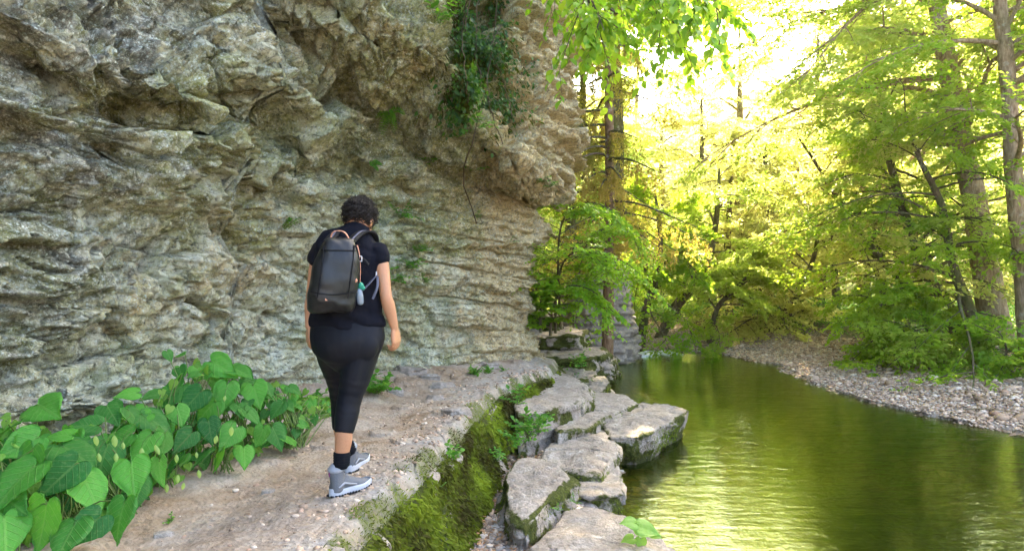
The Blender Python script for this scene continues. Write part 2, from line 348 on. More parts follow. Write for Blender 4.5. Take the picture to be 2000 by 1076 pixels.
# shelves: the wall swells down to a lip and is cut back beneath it.  (lip polyline in photo pixels, depth m, cut height px, swell height px)
LIPS = [
 ([(520,-90),(600,20),(690,120),(760,172),(830,208),(880,248),(940,275),(1000,335),(1072,376),(1125,345),(1160,300)], [.6,.65,.7,.8,1.0,1.15,1.12,.9,.62,.42,.32], [40,40,45,60,75,85,80,45,30,45,60], 420),
 ([(380,95),(427,152),(500,160),(547,205),(580,260),(622,318)], [.05,.30,.42,.42,.36,.1], [20,30,45,45,40,20], 120),
 ([(205,110),(246,150),(311,190),(371,217),(400,200)], [.1,.28,.34,.30,.08], [20,36,42,38,15], 90),
 ([(-60,20),(60,85),(130,125),(190,168),(246,190)], [.25,.25,.28,.30,.12], [22,22,24,26,14], 110),
 ([(-60,190),(0,208),(50,232),(88,247),(110,236)], [.18,.2,.22,.2,.02], [18,18,20,20,8], 80),
 ([(140,228),(190,262),(244,288),(262,270)], [.05,.2,.2,.02], [14,20,20,8], 60),
 ([(650,-10),(690,45),(750,92),(815,112),(850,90)], [.2,.3,.3,.3,.05], [25,28,30,30,12], 110),
 ([(800,40),(850,118),(895,172),(905,190)], [.1,.28,.34,.1], [25,36,40,20], 120),
 ([(628,222),(660,245),(690,292),(720,300)], [.02,.22,.28,.05], [16,26,30,12], 100),
 ([(690,300),(750,345),(800,352),(830,340)], [.08,.2,.2,.05], [14,22,22,10], 60),
 ([(470,315),(520,338),(562,368),(592,378),(605,360)], [.04,.18,.2,.18,.02], [14,20,22,20,8], 60),
 ([(250,330),(300,345),(350,360)], [.02,.14,.02], [10,18,10], 60),
 ([(95,330),(125,368),(165,372)], [.02,.14,.02], [10,20,10], 60),
 ([(330,250),(385,300),(440,318),(470,290)], [.03,.2,.2,.02], [12,24,24,10], 80),
 ([(-60,470),(30,452),(110,470),(150,452)], [.1,.14,.12,.02], [14,16,16,8], 70),
 ([(-60,560),(60,575),(130,560),(165,530),(215,510)], [.10,.13,.15,.12,.02], [12,16,18,14,8], 60),
 ([(-60,700),(60,690),(150,640),(220,610),(262,590)], [.10,.10,.13,.12,.02], [14,14,16,14,8], 70),
 ([(-60,836),(60,820),(140,806),(230,797),(300,788),(360,770)], [.14,.14,.14,.14,.12,.02], [12,14,14,14,12,8], 60),
 ([(560,640),(620,652),(680,668),(720,660)], [.02,.1,.12,.02], [8,14,14,8], 60),
 ([(410,400),(450,420),(490,470),(510,470)], [.02,.13,.13,.02], [10,18,18,8], 60),
 ([(700,372),(780,395),(860,402),(900,395)], [.02,.12,.10,.02], [8,14,12,8], 50),
 ([(780,470),(880,478),(980,470),(1100,480)], [.04,.10,.12,.12], [8,10,10,10], 50),
 ([(800,560),(900,552),(1000,560),(1100,548)], [.04,.08,.12,.12], [8,9,10,10], 50),
]
nzx, nzy = 10 * fbm(SS*2.2, ZZ*2.2, o=3, s=91), 14 * fbm(SS*2.2, ZZ*2.2, o=3, s=92)
Dgen = .10 * ss(.6, 0, ZZ) + .055 * np.maximum(ZZ - 1.2, 0) + .16 * fbm(SS*.55, ZZ*.7, o=2, s=5)
def blob(cx, cy_, rx, ry): return np.exp(-((wpx - cx) / rx)**2 - ((wpy - cy_) / ry)**2)
D = Dgen.copy()
for it_ in range(4):      # the pixel guides are read where the swollen wall really stands
    Db = blur(blur(D, 22), 22) if it_ else D
    yy_ = np.maximum(BY + NY*Db, 1.0); wpx = CX + F * (BX + NX*Db) / yy_ + nzx; wpy = CY - F * (ZZ - CAMZ) / yy_ + nzy
    D = Dgen.copy()
    for pts, dep, cut, H in LIPS:
        p = np.array(pts, float); X = wpx
        ly = np.interp(X, p[:, 0], p[:, 1]); A = np.interp(X, p[:, 0], dep, left=0 if pts[0][0] > -50 else dep[0], right=0 if pts[-1][0] < 1150 else dep[-1]); C = np.interp(X, p[:, 0], cut)
        d = ly - wpy
        D += A * (1.0 if len(pts) > 8 else 1.35) * np.where(d >= 0, np.exp(-d / H), 1 - ss(0, 1, -d / C))
    # hollows: the ivy chimney, and the cleft left of the corner block
    D -= .55 * blob(928, 60, 38, 190) + .12 * blob(1003, 250, 8, 90) + .25 * blob(300, 235, 60, 30) + .2 * blob(470, 440, 30, 60)
    D += .12 * blob(1110, 300, 60, 90) - .12 * blob(1130, 180, 40, 60) + .12*blob(1090, 200, 70, 120) + .2 * blob(760, 90, 50, 60)
    D += .25 * blob(655, 130, 40, 60) + .15*blob(90, 330, 80, 60)
# base cliff between roof and foot steps forward toward the corner
P0 = np.stack([BX + NX * D, BY + NY * D, ZZ - .12 * np.maximum(D - .5, 0)], -1)
# even out vertex spacing along each column
seg = np.linalg.norm(np.diff(P0, axis=0), axis=2); cum = np.concatenate([np.zeros((1, seg.shape[1])), np.cumsum(seg, 0)])
NR = 760; P1 = np.empty((NR, P0.shape[1], 3)); SV = np.empty((NR, P0.shape[1]))
DIN = D
for c in range(P0.shape[1]):
    L = cum[-1, c]; q = np.linspace(0, 1, NR) * L
    wv = np.interp(q, cum[:, c], ZZ[:, c])
    for k in range(3): P1[:, c, k] = np.interp(q, cum[:, c], P0[:, c, k])
    SV[:, c] = P1[:, c, 2] - .8 * np.interp(q, cum[:, c], DIN[:, c])
P1[:, :, 0] += 0
def gridnorm(P):
    du = np.gradient(P, axis=1); dv = np.gradient(P, axis=0); n = np.cross(du, dv); return n / (np.linalg.norm(n, axis=2)[..., None] + 1e-12)
Nn = gridnorm(blur(blur(P1, 14), 14))
if Nn[200, 400, 0] < 0: Nn = -Nn
SG = np.broadcast_to(S, P1.shape[:2]); VG = SV
ppx = CX + F * P1[..., 0] / np.maximum(P1[..., 1], 1); ppy = CY - F * (P1[..., 2] - CAMZ) / np.maximum(P1[..., 1], 1)
strat = ss(620, 930, ppx) * .9 + .1                                    # bedded rock to the right
strat = np.maximum(strat, .5 * ss(500, 620, ppy))
dip = .10
w1 = fbm(SG*1.7, VG*1.7, o=4, s=31); w2 = fbm(SG*1.7, VG*1.7, o=4, s=32)
A_ = SG + .05 * w1 + .02*fbm(SG*8, VG*8, o=2, s=35); B_ = VG + dip * (SG - 8) + .045 * w2 + .015*fbm(SG*8, VG*8, o=2, s=36)
def blocks(sx, sy, amp, s, tilt=1.0, cw=.05, cd_=.0):
    d1, d2, r, ga, gb, ox, oy = voro(A_ / sx, B_ / sy, s)
    e = (d2 - d1)
    q = amp * (r - .5) * 2 + amp * tilt * (ga * ox + gb * oy)
    return q - cd_ * (1 - ss(0, cw, e))
def facets(sx, sy, amp, s, tilt=1.0, k=2):
    """faceted relief: the lowest of the planes carried by the neighbouring cells - angular, unbroken facets"""
    x, y = A_ / sx, B_ / sy; xi, yi = np.floor(x), np.floor(y); lo = np.full(x.shape, 9.)
    for a in (-1, 0, 1):
        for b in (-1, 0, 1):
            i, j = xi + a, yi + b; px = i + .1 + .8*h2(i, j, s); py = j + .1 + .8*h2(i, j, s+5)
            ga, gb, r = h2(i, j, s+7)*2-1, h2(i, j, s+8)*2-1, h2(i, j, s+9)
            dx, dy = x-px, y-py; th = h2(i, j, s+10)*3.14; c_, s_ = np.cos(th), np.sin(th); u_, v_ = np.abs(dx*c_+dy*s_), np.abs(dy*c_-dx*s_); m = np.maximum(np.maximum(u_, v_), .74*(u_+v_))
            lo = np.minimum(lo, .55*r + tilt*(ga*dx + gb*dy) + .8*m)
    return amp * (lo - .5) * 2
A_, B_ = A_ - strat*(.04*w1 + .015*fbm(SG*8, VG*8, o=2, s=35)), B_; nst = 1 - strat; blk = ss(880, 980, ppx) * ss(400, 340, ppy)
E = -facets(1.0, .6, .16, 141, .55) * (1 - .85*strat) + facets(.46, .26, .085, 142, .7) * (1 - .85*strat) + facets(.17, .10, .026, 143, .7) * (1 - .3*strat)
E += blocks(.70, .42, .12, 41, 1.4, .035, .10) * (1 - .7 * strat)
E += blocks(.24, .14, .06, 42, 1.6, .05, .035) * (1 - .75 * strat)
Q_ = .075; fq = E / Q_ - np.floor(E / Q_); E = .35*E + .65*Q_*(np.floor(E / Q_) + ss(.62, .98, fq))
E += blocks(.09, .055, .017, 43, 1.8, .06, .006) * (1 - .3*strat)
E += blocks(.04, .028, .003, 44, 2.0)
# bedding layers: blocks of each layer set back or forward at random, the joint below each layer eroded
wl_ = .30 * vn(SG*.8, VG*.5, s=50) + .05 * fbm(SG*5, VG*5, o=2, s=51)
for T, amp, s, lw in ((.34, .105, 51, 2.2), (.135, .062, 52, 3.0), (.055, .018, 53, 4.0)):
    q = (B_ + .25*wl_) / T + .25*vn(SG*1.3, VG*0, s=s); k = np.floor(q); f = q - k
    u = SG / (T*lw) + 3 * h2(k, k*0, s+3) + .10*w1; sg_ = np.floor(u); fu = u - sg_
    r = h2(k, sg_, s); tl = (h2(k, sg_, s+7) - .5)
    E += strat * (1 + .8*blk) * amp * ((r - .5) * 2 + tl*(fu - .5) - 1.15 * (1 - ss(0, .12, f)) * (r > .25) - .3*(1 - ss(0, .05, fu)))
E += (.013 - .006*strat) * fbm(A_*11, B_*13, o=5, s=62, g=.62) + .03 * (1-.6*strat) * fbm(A_*1.6, B_*1.6, o=3, s=63)
fade = ss(-1.2, -.9, P1[..., 2])
P2 = P1 + Nn * E[..., None]
# tint masks
oc = .75*np.exp(-((ppx-480)/70)**2-((ppy-470)/120)**2) + .9*np.exp(-((ppx-770)/60)**2-((ppy-120)/45)**2) + .7*np.exp(-((ppx-300)/120)**2-((ppy-600)/80)**2) + .7*ss(860, 1010, ppx) + .35*ss(600, 800, ppx) + .55*np.exp(-((ppx-950)/130)**2-((ppy-430)/80)**2) + .3*ss(330, 80, ppy)*ss(400, 560, ppx)  # ochre patches; towards the right, sun warmth painted into the rock colour
dkm = 1.0 * ss(700, 150, ppx + .5*ppy) + .2 + .55*np.exp(-((ppx-860)/90)**2-((ppy-280)/90)**2) + .5*np.exp(-((ppx-90)/130)**2-((ppy-560)/60)**2) - .5*ss(900, 1050, ppx)  # darker towards the left, on the roof underside and at lower left
mos = .55*np.exp(-((ppx-420)/170)**2-((ppy-250)/120)**2) + .35*ss(560, 700, ppx)*ss(1000, 880, ppx)*(ppy < 500) + .9*np.exp(-((ppx-935)/45)**2-((ppy-90)/170)**2) + .3*ss(980,860,ppx) + .4*np.exp(-((ppx-800)/40)**2-((ppy-560)/60)**2)
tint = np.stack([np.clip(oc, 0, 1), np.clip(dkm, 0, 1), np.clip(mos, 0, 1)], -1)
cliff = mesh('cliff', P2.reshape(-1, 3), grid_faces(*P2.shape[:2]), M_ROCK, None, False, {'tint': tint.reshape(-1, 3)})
tag(cliff, 'tall overhanging limestone cliff beside the path', kind='structure')
CLV = P2.reshape(-1, 3); _ok = (CLV[:, 1] > 2.5) & (CLV[:, 1] < 11.2); CLV = CLV[_ok]; CLN = Nn.reshape(-1, 3)[_ok]
CLPX = np.stack([CX + F*CLV[:, 0]/CLV[:, 1], CY - F*(CLV[:, 2]-CAMZ)/CLV[:, 1]], 1)
def cliff_hit(px, py, rad=7):
    m = np.abs(CLPX - (px, py)).max(1) < rad
    if not m.any(): return None, None
    ix = np.nonzero(m)[0]; i = ix[np.argmin(CLV[ix, 1] - 0)]
    return CLV[i], CLN[i]
# wooded top of the cliff, reaching back
topn = P2[-1]
back = np.stack([topn[:, 0] - 1.0, topn[:, 1] - 0, topn[:, 2] + .5], -1); back2 = np.stack([topn[:, 0]*0 - 30, topn[:, 1]*1.6, topn[:, 2] + 6], -1)
tv = np.concatenate([topn, back, back2])
tp = mesh('hill', tv, grid_faces(3, len(topn)), M_GROUND, None, False, {'tint': np.tile((0, 1, 0), (len(tv), 1))}); tag(tp, kind='structure')

# ================================================================== ground, river
WZ = -.85
river = np.array([(1.5, -8), (1.2, 2), (1.2, 4.6), (1.0, 6.0), (1.15, 7.2), (1.3, 8.5), (1.45, 10.5), (1.7, 12.3), (1.7, 14.6), (2.3, 16.8), (1.5, 19), (-3, 22), (-3, 25), (2.5, 21), (4.2, 18.9), (5.5, 18.3), (6.2, 15.8), (5.9, 13.9), (5.8, 12.8), (5.93, 11.3), (6.15, 10.2), (6.44, 9.5), (6.75, 8.9), (8, 6.8), (10, 3.5), (14, -8)])
def sdf(x, y, poly):
    d = np.full(x.shape, 1e9); ins = np.zeros(x.shape, bool); n = len(poly)
    for i in range(n):
        a, b = poly[i], poly[(i+1) % n]; e = b - a
        t = np.clip(((x-a[0])*e[0] + (y-a[1])*e[1]) / (e @ e), 0, 1)
        d = np.minimum(d, (x-a[0]-t*e[0])**2 + (y-a[1]-t*e[1])**2)
        c = ((a[1] > y) != (b[1] > y)) & (x < (b[0]-a[0])*(y-a[1])/(b[1]-a[1]+1e-12)+a[0]); ins ^= c
    return np.sqrt(d) * np.where(ins, 1, -1)
def ground(x, y, full=False):
    x = np.asarray(x, float); y = np.asarray(y, float)
    d = sdf(x, y, river) + .12 * fbm(x*2.1, y*2.1, o=3, s=71)
    o = np.maximum(-d, 0); i = np.maximum(d, 0)
    rightside = ss(0, 1, (x - 3.2 + .0*y) / .8)
    zr = WZ + .09 * np.minimum(o, 3.2) + .03 + .05 * fbm(x*.8, y*.8, o=3, s=72) * np.minimum(o, 1) + .30 * ss(3.2, 4.6, o + .6*fbm(x*.5, y*.5, o=2, s=73)) + .02 * np.maximum(o - 4, 0)
    zl = WZ + .16 * ss(0, .35, o) + .03*ss(.2, .7, o)*ss(9, 8, y) + .012*fbm(x*6, y*6, o=3, s=75) + .22 * ss(10.5, 12.5, y) * ss(0, .8, o)
    zl = zl + ss(13.5, 26, y) * np.maximum(o - 1.0, 0) * .55
    zz = zl * (1 - rightside) + zr * rightside
    hill = .22 * np.maximum(y - 34, 0)**1.05 + .25 * np.maximum(x - 22, 0)
    zz = zz + hill + .25 * fbm(x*.3, y*.3, o=3, s=74) * ss(4, 9, o)
    zz = np.where(d > 0, WZ - .50 * ss(0, 1.6, i) - .02 + .05 * fbm(x*1.7, y*1.7, o=3, s=76), np.maximum(zz, WZ + .02 * ss(0, .3, o)))
    if full: return zz, d, o, rightside
    return zz
def axis(lo, l, h, hi, step, gro=1.12):
    m = list(np.arange(l, h, step)); s = step; v = m[-1]; up = []
    while v < hi: s *= gro; v += s; up.append(v)
    s = step; v = m[0]; dn = []
    while v > lo: s *= gro; v -= s; dn.append(v)
    return np.array(dn[::-1] + m + up)
gx = axis(-60, -.6, 12, 90, .045); gy = axis(-15, 3.6, 22, 140, .05)
GX, GY = np.meshgrid(gx, gy); GZ, gd, go, grs = ground(GX, GY, True)
lump = voro(GX*4.5, GY*4.5, 7)[0]
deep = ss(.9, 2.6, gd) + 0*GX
GZ = GZ - .35*deep*(gd > 0) + (.03 * (0.5 - lump)) * ss(0, .3, gd) + .015*fbm(GX*9, GY*9, o=2, s=78)*(gd < 0)
gr = (grs > .5) * ss(4.4, 3.0, go + .8*fbm(GX*.6, GY*.6, o=3, s=79)) * ss(30, 24, GY) + (GY < 10) * (GX < 2.5) * .9
gr = gr * (gd < .05); grn = ss(3.2, 4.8, go + .9*fbm(GX*.6, GY*.6, o=3, s=80)) * (GY > 9) * (1 - .9*np.exp(-((GX-5.6)/2.4)**2-((GY-23)/1.6)**2)); bedm = ss(-.05, .05, gd)
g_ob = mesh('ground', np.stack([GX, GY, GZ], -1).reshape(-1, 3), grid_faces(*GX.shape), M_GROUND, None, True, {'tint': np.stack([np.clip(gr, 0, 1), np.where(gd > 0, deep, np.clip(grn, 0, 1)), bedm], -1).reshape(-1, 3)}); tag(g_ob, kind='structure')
wx = np.linspace(-8, 30, 60); wy = np.linspace(-10, 32, 60); WX, WY = np.meshgrid(wx, wy)
w_ob = mesh('river_water', np.stack([WX, WY, WX*0 + WZ], -1).reshape(-1, 3), grid_faces(60, 60), M_WATER, None, True); tag(w_ob, kind='structure')

# ================================================================== path and its mossy drop
inner = [(-5.2, -5), (-4.9, -1.5), (-4.2, 1.5), (-3.8, 3.0), (-3.5, 4.0), (-3.3, 4.7), (-3.1, 5.4), (-2.9, 6.0), (-2.6, 6.9), (-2.0, 7.9), (-1.3, 8.8), (-.8, 9.6), (-.4, 10.2), (-.2, 10.9), (-.2, 12.2)]
outer = [(-.95, -5), (-.9, -1.5), (-.82, 1.5), (-.75, 3.07), (-.657, 3.93), (-.556, 4.52), (-.47, 5.18), (-.41, 5.7), (-.30, 6.36), (-.15, 7.31), (.11, 8.14), (.36, 8.75), (.55, 9.4), (.68, 10.3), (.8, 11.6)]
zb = [-.68, -.68, -.68, -.66, -.64, -.62, -.6, -.57, -.52, -.44, -.36, -.32, -.34, -.4, -.5]
zt = [0, 0, 0, 0, 0, 0, 0, 0, 0, 0, 0, -.02, -.06, -.12, -.2]
tq = np.concatenate([np.linspace(0, 2.6, 60, endpoint=False), np.linspace(2.6, 13, 900, endpoint=False), np.linspace(13, 14, 40)])
IN = spline(inner, t=tq); OU = spline(outer, t=tq); ZB = spline(np.array(zb)[:, None], t=tq)[:, 0]; ZT = spline(np.array(zt)[:, None], t=tq)[:, 0]
wq = 1 - (1 - np.linspace(0, 1, 260))**1.25
PXY = IN[:, None] + (OU - IN)[:, None] * wq[None, :, None]
wid = np.linalg.norm(OU - IN, axis=1)[:, None]
X, Y = PXY[..., 0], PXY[..., 1]; de = (1 - wq)[None] * wid; di = wq[None] * wid
jag = .05 * fbm(X*3, Y*3, o=3, s=81)
Zp = ZT[:, None] * ss(1.4, 0, de) + .045 * fbm(X*1.1, Y*1.1, o=3, s=82) + .02 * fbm(X*5, Y*5, o=4, s=83) + .010 * fbm(X*18, Y*18, o=3, s=84)
Zp += .13 * ss(1.15, .2, di - .25*fbm(X, Y, o=2, s=85)) - .05*np.exp(-((de-.9)/.45)**2)
d1, d2, r_, a_, b_, ox, oy = voro(X*3.1 + .4*fbm(X*3, Y*3, o=2, s=8), Y*3.1, 86); stone = ss(.25, .05, de - .15*r_)
stone2 = (r_ > .86) * ss(.4, .3, d1) * .025
Zp += stone * (.022 * (r_ - .4) + .02*(a_*ox + b_*oy) - .02 * ss(.08, 0, d2 - d1)) + stone2*(1-stone)
d1, d2, r2, _a, _b, _o, _p = voro(X*14, Y*14, 87); Zp += .012 * np.maximum(r2 - .55, 0)*ss(.5, .15, d1) * (ss(.75, .1, de) + ss(1.1, .5, di))
Zp -= .10 * ss(.12, 0, de)**2
rc = np.clip(ss(.55, .05, de + .25*fbm(X*2, Y*2, o=3, s=88)) + (Y > 7.4)*ss(.95, .4, de + .3*fbm(X*2, Y*2, o=3, s=90))*.8, 0, 1)
mossm = 1.0 * ss(.13, .0, de + .20*fbm(X*5, Y*5, o=3, s=89)) * (Y > 2)
pt = mesh('path', np.stack([X, Y, Zp], -1).reshape(-1, 3), grid_faces(*X.shape), M_PATH, None, True, {'tint': np.stack([rc, rc*0, mossm], -1).reshape(-1, 3)}); tag(pt, kind='structure')
def path_z(x, y):
    i = np.argmin((X - x)**2 + (Y - y)**2); return float(Zp.ravel()[i])
# the drop
EN = Zp[:, -1]; tgq = np.gradient(OU, axis=0); tgq /= np.linalg.norm(tgq, axis=1)[:, None]; onx, ony = tgq[:, 1], -tgq[:, 0]
arcq = np.concatenate([[0], np.cumsum(np.linalg.norm(np.diff(OU, axis=0), axis=1))])
v = np.linspace(0, 1, 130)[None]; AQ = arcq[:, None] + 0*v
out = .23 * v**1.1 + .035*np.sin(np.pi*np.minimum(v*6, 1)) 
hz = (EN - ZB)[:, None]
kx, ky = AQ*3.0, v*hz*3.0
dw = .05 * fbm(AQ*1.6, v*hz*1.6, o=3, s=101) * ss(0, .2, v) + .03 * fbm(AQ*7, v*hz*3.5, o=4, s=102) * ss(0, .1, v)
dd1, dd2, rr, aa, bb, o1, o2 = voro(AQ*3.6 + .3*w1[0, 0], v*hz*5 + .3*fbm(AQ*3, v*3, o=2, s=4), 103)
dw += (.04 * (rr - .5) + .025*(aa*o1 + bb*o2)) * ss(0, .12, v)
XW = OU[:, 0][:, None] + onx[:, None] * (out + dw); YW = OU[:, 1][:, None] + ony[:, None] * (out + dw)
ZW = EN[:, None] - hz * v * (1.08) - .0
EDGE_W = np.stack([XW, YW, ZW], -1)
mm = np.clip(.62 + 1.2*fbm(AQ*2.2, v*hz*2.2, o=4, s=104) + .5*ss(0, .3, v) + .35*ss(.15, 0, v), 0, 1) * ss(-.0, .06, v + .05)
M_WALL = mat_slab()
M_WALL.name = 'ledge_stone'
wall_t = empty('rock_ledge', (float(OU[500, 0]), float(OU[500, 1]), -.6))
tag(wall_t, 'long moss-covered rock drop edging the path above the river slabs', 'rock ledge')
lo_ = np.array(wall_t.location)
wl = mesh('rock_face', (EDGE_W - lo_).reshape(-1, 3), grid_faces(*XW.shape), M_WALL, wall_t, True, {'tint': np.stack([mm*0, mm*0, mm], -1).reshape(-1, 3)})
# ================================================================== slabs by the water
def slab(name, outline, depth, seed, undercut=.0, rough=1.0, mossy=.6, tilt=(0, 0), cat='rock', label=None, group=None, dense=1.0, topcrown=.02):
    """outline: (k,3) world points of the top edge, star-shaped; depth: how far it goes down"""
    o = np.asarray(outline, float); o = o.mean(0) + (o - o.mean(0)) * ([1.13, 1.13, 1] if depth > .3 and len(outline) != 11 else 1); zt = o[:, 2].mean(); c = o.mean(0)
    o2 = np.concatenate([o, o[:1]]); sg = np.concatenate([[0], np.cumsum(np.linalg.norm(np.diff(o2, axis=0), axis=1))])
    na = int(max(90, sg[-1] / .016) * dense)
    q = np.linspace(0, sg[-1], na, endpoint=False); ring = np.stack([np.interp(q, sg, o2[:, k]) for k in range(3)], 1)
    for _ in range(1): ring = (np.roll(ring, 1, 0) + 2*ring + np.roll(ring, -1, 0)) / 4
    rel = ring - c; R = np.linalg.norm(rel[:, :2], axis=1)
    nt_ = int(max(12, R.mean() / .02) * dense); ns = int(max(10, depth / .018) * dense)
    rows = []; kind = []
    for i in range(nt_ + 1):
        f = (i / nt_)**.8; rows.append(np.concatenate([c[:2] + rel[:, :2]*f, (ring[:, 2:]*f + c[2]*(1-f))], 1)); kind.append(0.)
    for i in range(1, ns + 1):
        f = i / ns
        off = .012*math.sin(min(f*5, 1)*math.pi/2) - undercut * f**1.3
        rr = rel[:, :2] * (1 + off / R[:, None]); rows.append(np.concatenate([c[:2] + rr, ring[:, 2:] - depth*f], 1)); kind.append(f)
    P = np.stack(rows); kd = np.array(kind)[:, None] * np.ones((1, na))
    X, Y, Z = P[..., 0], P[..., 1], P[..., 2]; edge = np.linspace(0, 1, nt_ + 1)**.8
    # top relief
    top = (kd == 0); e = np.concatenate([edge, np.ones(ns)])[:, None] * np.ones((1, na))
    Z2 = Z + top * (topcrown * (1 - e**2) + rough * (.034 * fbm(X*2.6, Y*2.6, o=3, s=seed) + .014 * fbm(X*11, Y*11, o=4, s=seed+1)))
    lay = np.floor((fbm(X*1.8, Y*1.8, o=3, s=seed+2) + 1) * 5); Z2 += top * .020 * rough * (h2(lay, lay*0, seed) - .5)
    Z2 -= top * .022 * ss(.93, 1.0, e)**2 * (.5 + .5*fbm(X*4, Y*4, s=seed+6)+.3)
    Z2[nt_+1:] -= .02
    # side relief: bedding + lumps
    ang = np.arctan2(rel[:, 1], rel[:, 0])[None] + 0*kd; per = np.broadcast_to(q[None], kd.shape)
    ux, uy = rel[:, 0] / R, rel[:, 1] / R
    zz = kd * depth
    k = np.floor(zz / .075 + .6*fbm(X*2, Y*2, o=2, s=seed+3)); d = .06 * (h2(k, np.floor(per*1.7 + k*.37), seed+4) - .5)
    d = d + .06 * fbm(X*3.5, Y*3.5, Z*4, o=4, s=seed+5) + .012 * fbm(X*14, Y*14, Z*14, o=3, s=seed+7)
    b_noise = fbm(X*4, Y*4, Z*5, o=4, s=seed+12); d = d * rough * (kd > 0) + .03*rough*fbm(X*3.5, Y*3.5, Z*0, o=4, s=seed+5)*top*ss(.5, 1, e)
    X2 = X + ux[None]*d; Y2 = Y + uy[None]*d
    b = np.where(top, ss(.80, 1.02, e + .12*fbm(X*3, Y*3, o=3, s=seed+8)) * .75, .62 + 1.1*b_noise) * mossy * 1.1
    wet = np.where(Z2 < WZ + .07, 1., 0.) * .8
    V = np.stack([X2, Y2, Z2], -1); base = np.array([c[0], c[1], zt - depth])
    ob = mesh(name, V.reshape(-1, 3), grid_faces(P.shape[0], na, True), M_SLAB, None, True, {'tint': np.stack([b*0, wet, np.clip(b, 0, 1)], -1).reshape(-1, 3)}, loc=base)
    # the moss that hangs on the side is gathered for tufts
    sidev = V[nt_+1:].reshape(-1, 3); sn = np.stack([np.broadcast_to(ux, (ns, na)), np.broadcast_to(uy, (ns, na)), np.zeros((ns, na))], -1).reshape(-1, 3)
    tag(ob, label, cat, group)
    return ob, sidev, sn
M_MOSS = mat_leaf('moss', (.045, .038, .010), (.19, .25, .02), .25, ((.06, .06, .01), (.28, .38, .02)), .8, .1)
def tufts(pts, nrm, n, ln, seed, droop=.8, up=0.0, mask=None, wd=.12):
    """n tiny moss strands rooted on the given surface points"""
    r = np.random.RandomState(seed)
    p = np.ones(len(pts)) if mask is None else mask; p = p / p.sum()
    i = r.choice(len(pts), n, p=p); P = pts[i] + r.normal(0, .006, (n, 3)); N = nrm[i]
    L = ln * r.uniform(.5, 1.4, n)[:, None]
    d = N * r.uniform(.3, .9, (n, 1)) + r.normal(0, .35, (n, 3)) + np.array([0, 0, -droop + up]); d /= np.linalg.norm(d, axis=1)[:, None]
    s = np.cross(d, r.normal(0, 1, (n, 3))); s /= np.linalg.norm(s, axis=1)[:, None]; s *= L * wd
    P = P - N*.006
    V = np.stack([P - s, P + s, P + d*L*.55 + s*.8 + N*L*.15, P + d*L], 1).reshape(-1, 3)
    b = np.arange(n)[:, None]*4; Fc = np.concatenate([b + [[0, 1, 2]], b + [[0, 2, 3]]])
    t = np.clip(.15 + 1.5*fbm(P[:, 0]*1.6, P[:, 1]*1.6, P[:, 2]*1.6, o=3, s=9) + r.uniform(0, .5, n), 0, 1)
    return V, Fc, np.repeat(np.stack([t, t, t], 1), 4, 0)
# moss strands on the ledge
ev = EDGE_W[60:960].reshape(-1, 3); en = gridnorm(EDGE_W)[60:960].reshape(-1, 3)
if en[:, 0].mean() < 0: en = -en
em = mm[60:960].reshape(-1); yy = ev[:, 1]
msk = ss(.32, .7, em) * (yy > 2.8) * (yy < 10.5) * np.clip(5.0/yy, .4, 2)
V_, F_, T_ = tufts(ev, en, 42000, .042, 5, 1.0, 0, msk, .2)
pm = mossm * (Y > 2.9) * (Y < 9) * np.clip(5/np.maximum(Y, .1), .4, 2)
Vp, Fp, Tp = tufts(np.stack([X, Y, Zp], -1).reshape(-1, 3), np.tile((.5, -.2, .8), (X.size, 1)), 4500, .022, 6, .3, 0, np.clip(pm, 0, 2).ravel())
mo = MB().add(V_, F_, T_).add(Vp, Fp, Tp).build('moss', M_MOSS, wall_t, False, None); mo.data.transform(Matrix.Translation(-Vector(lo_)))
tag(mo, kind='stuff')
Zs = lambda pts, z: [U(a, b, z) for a, b in pts]
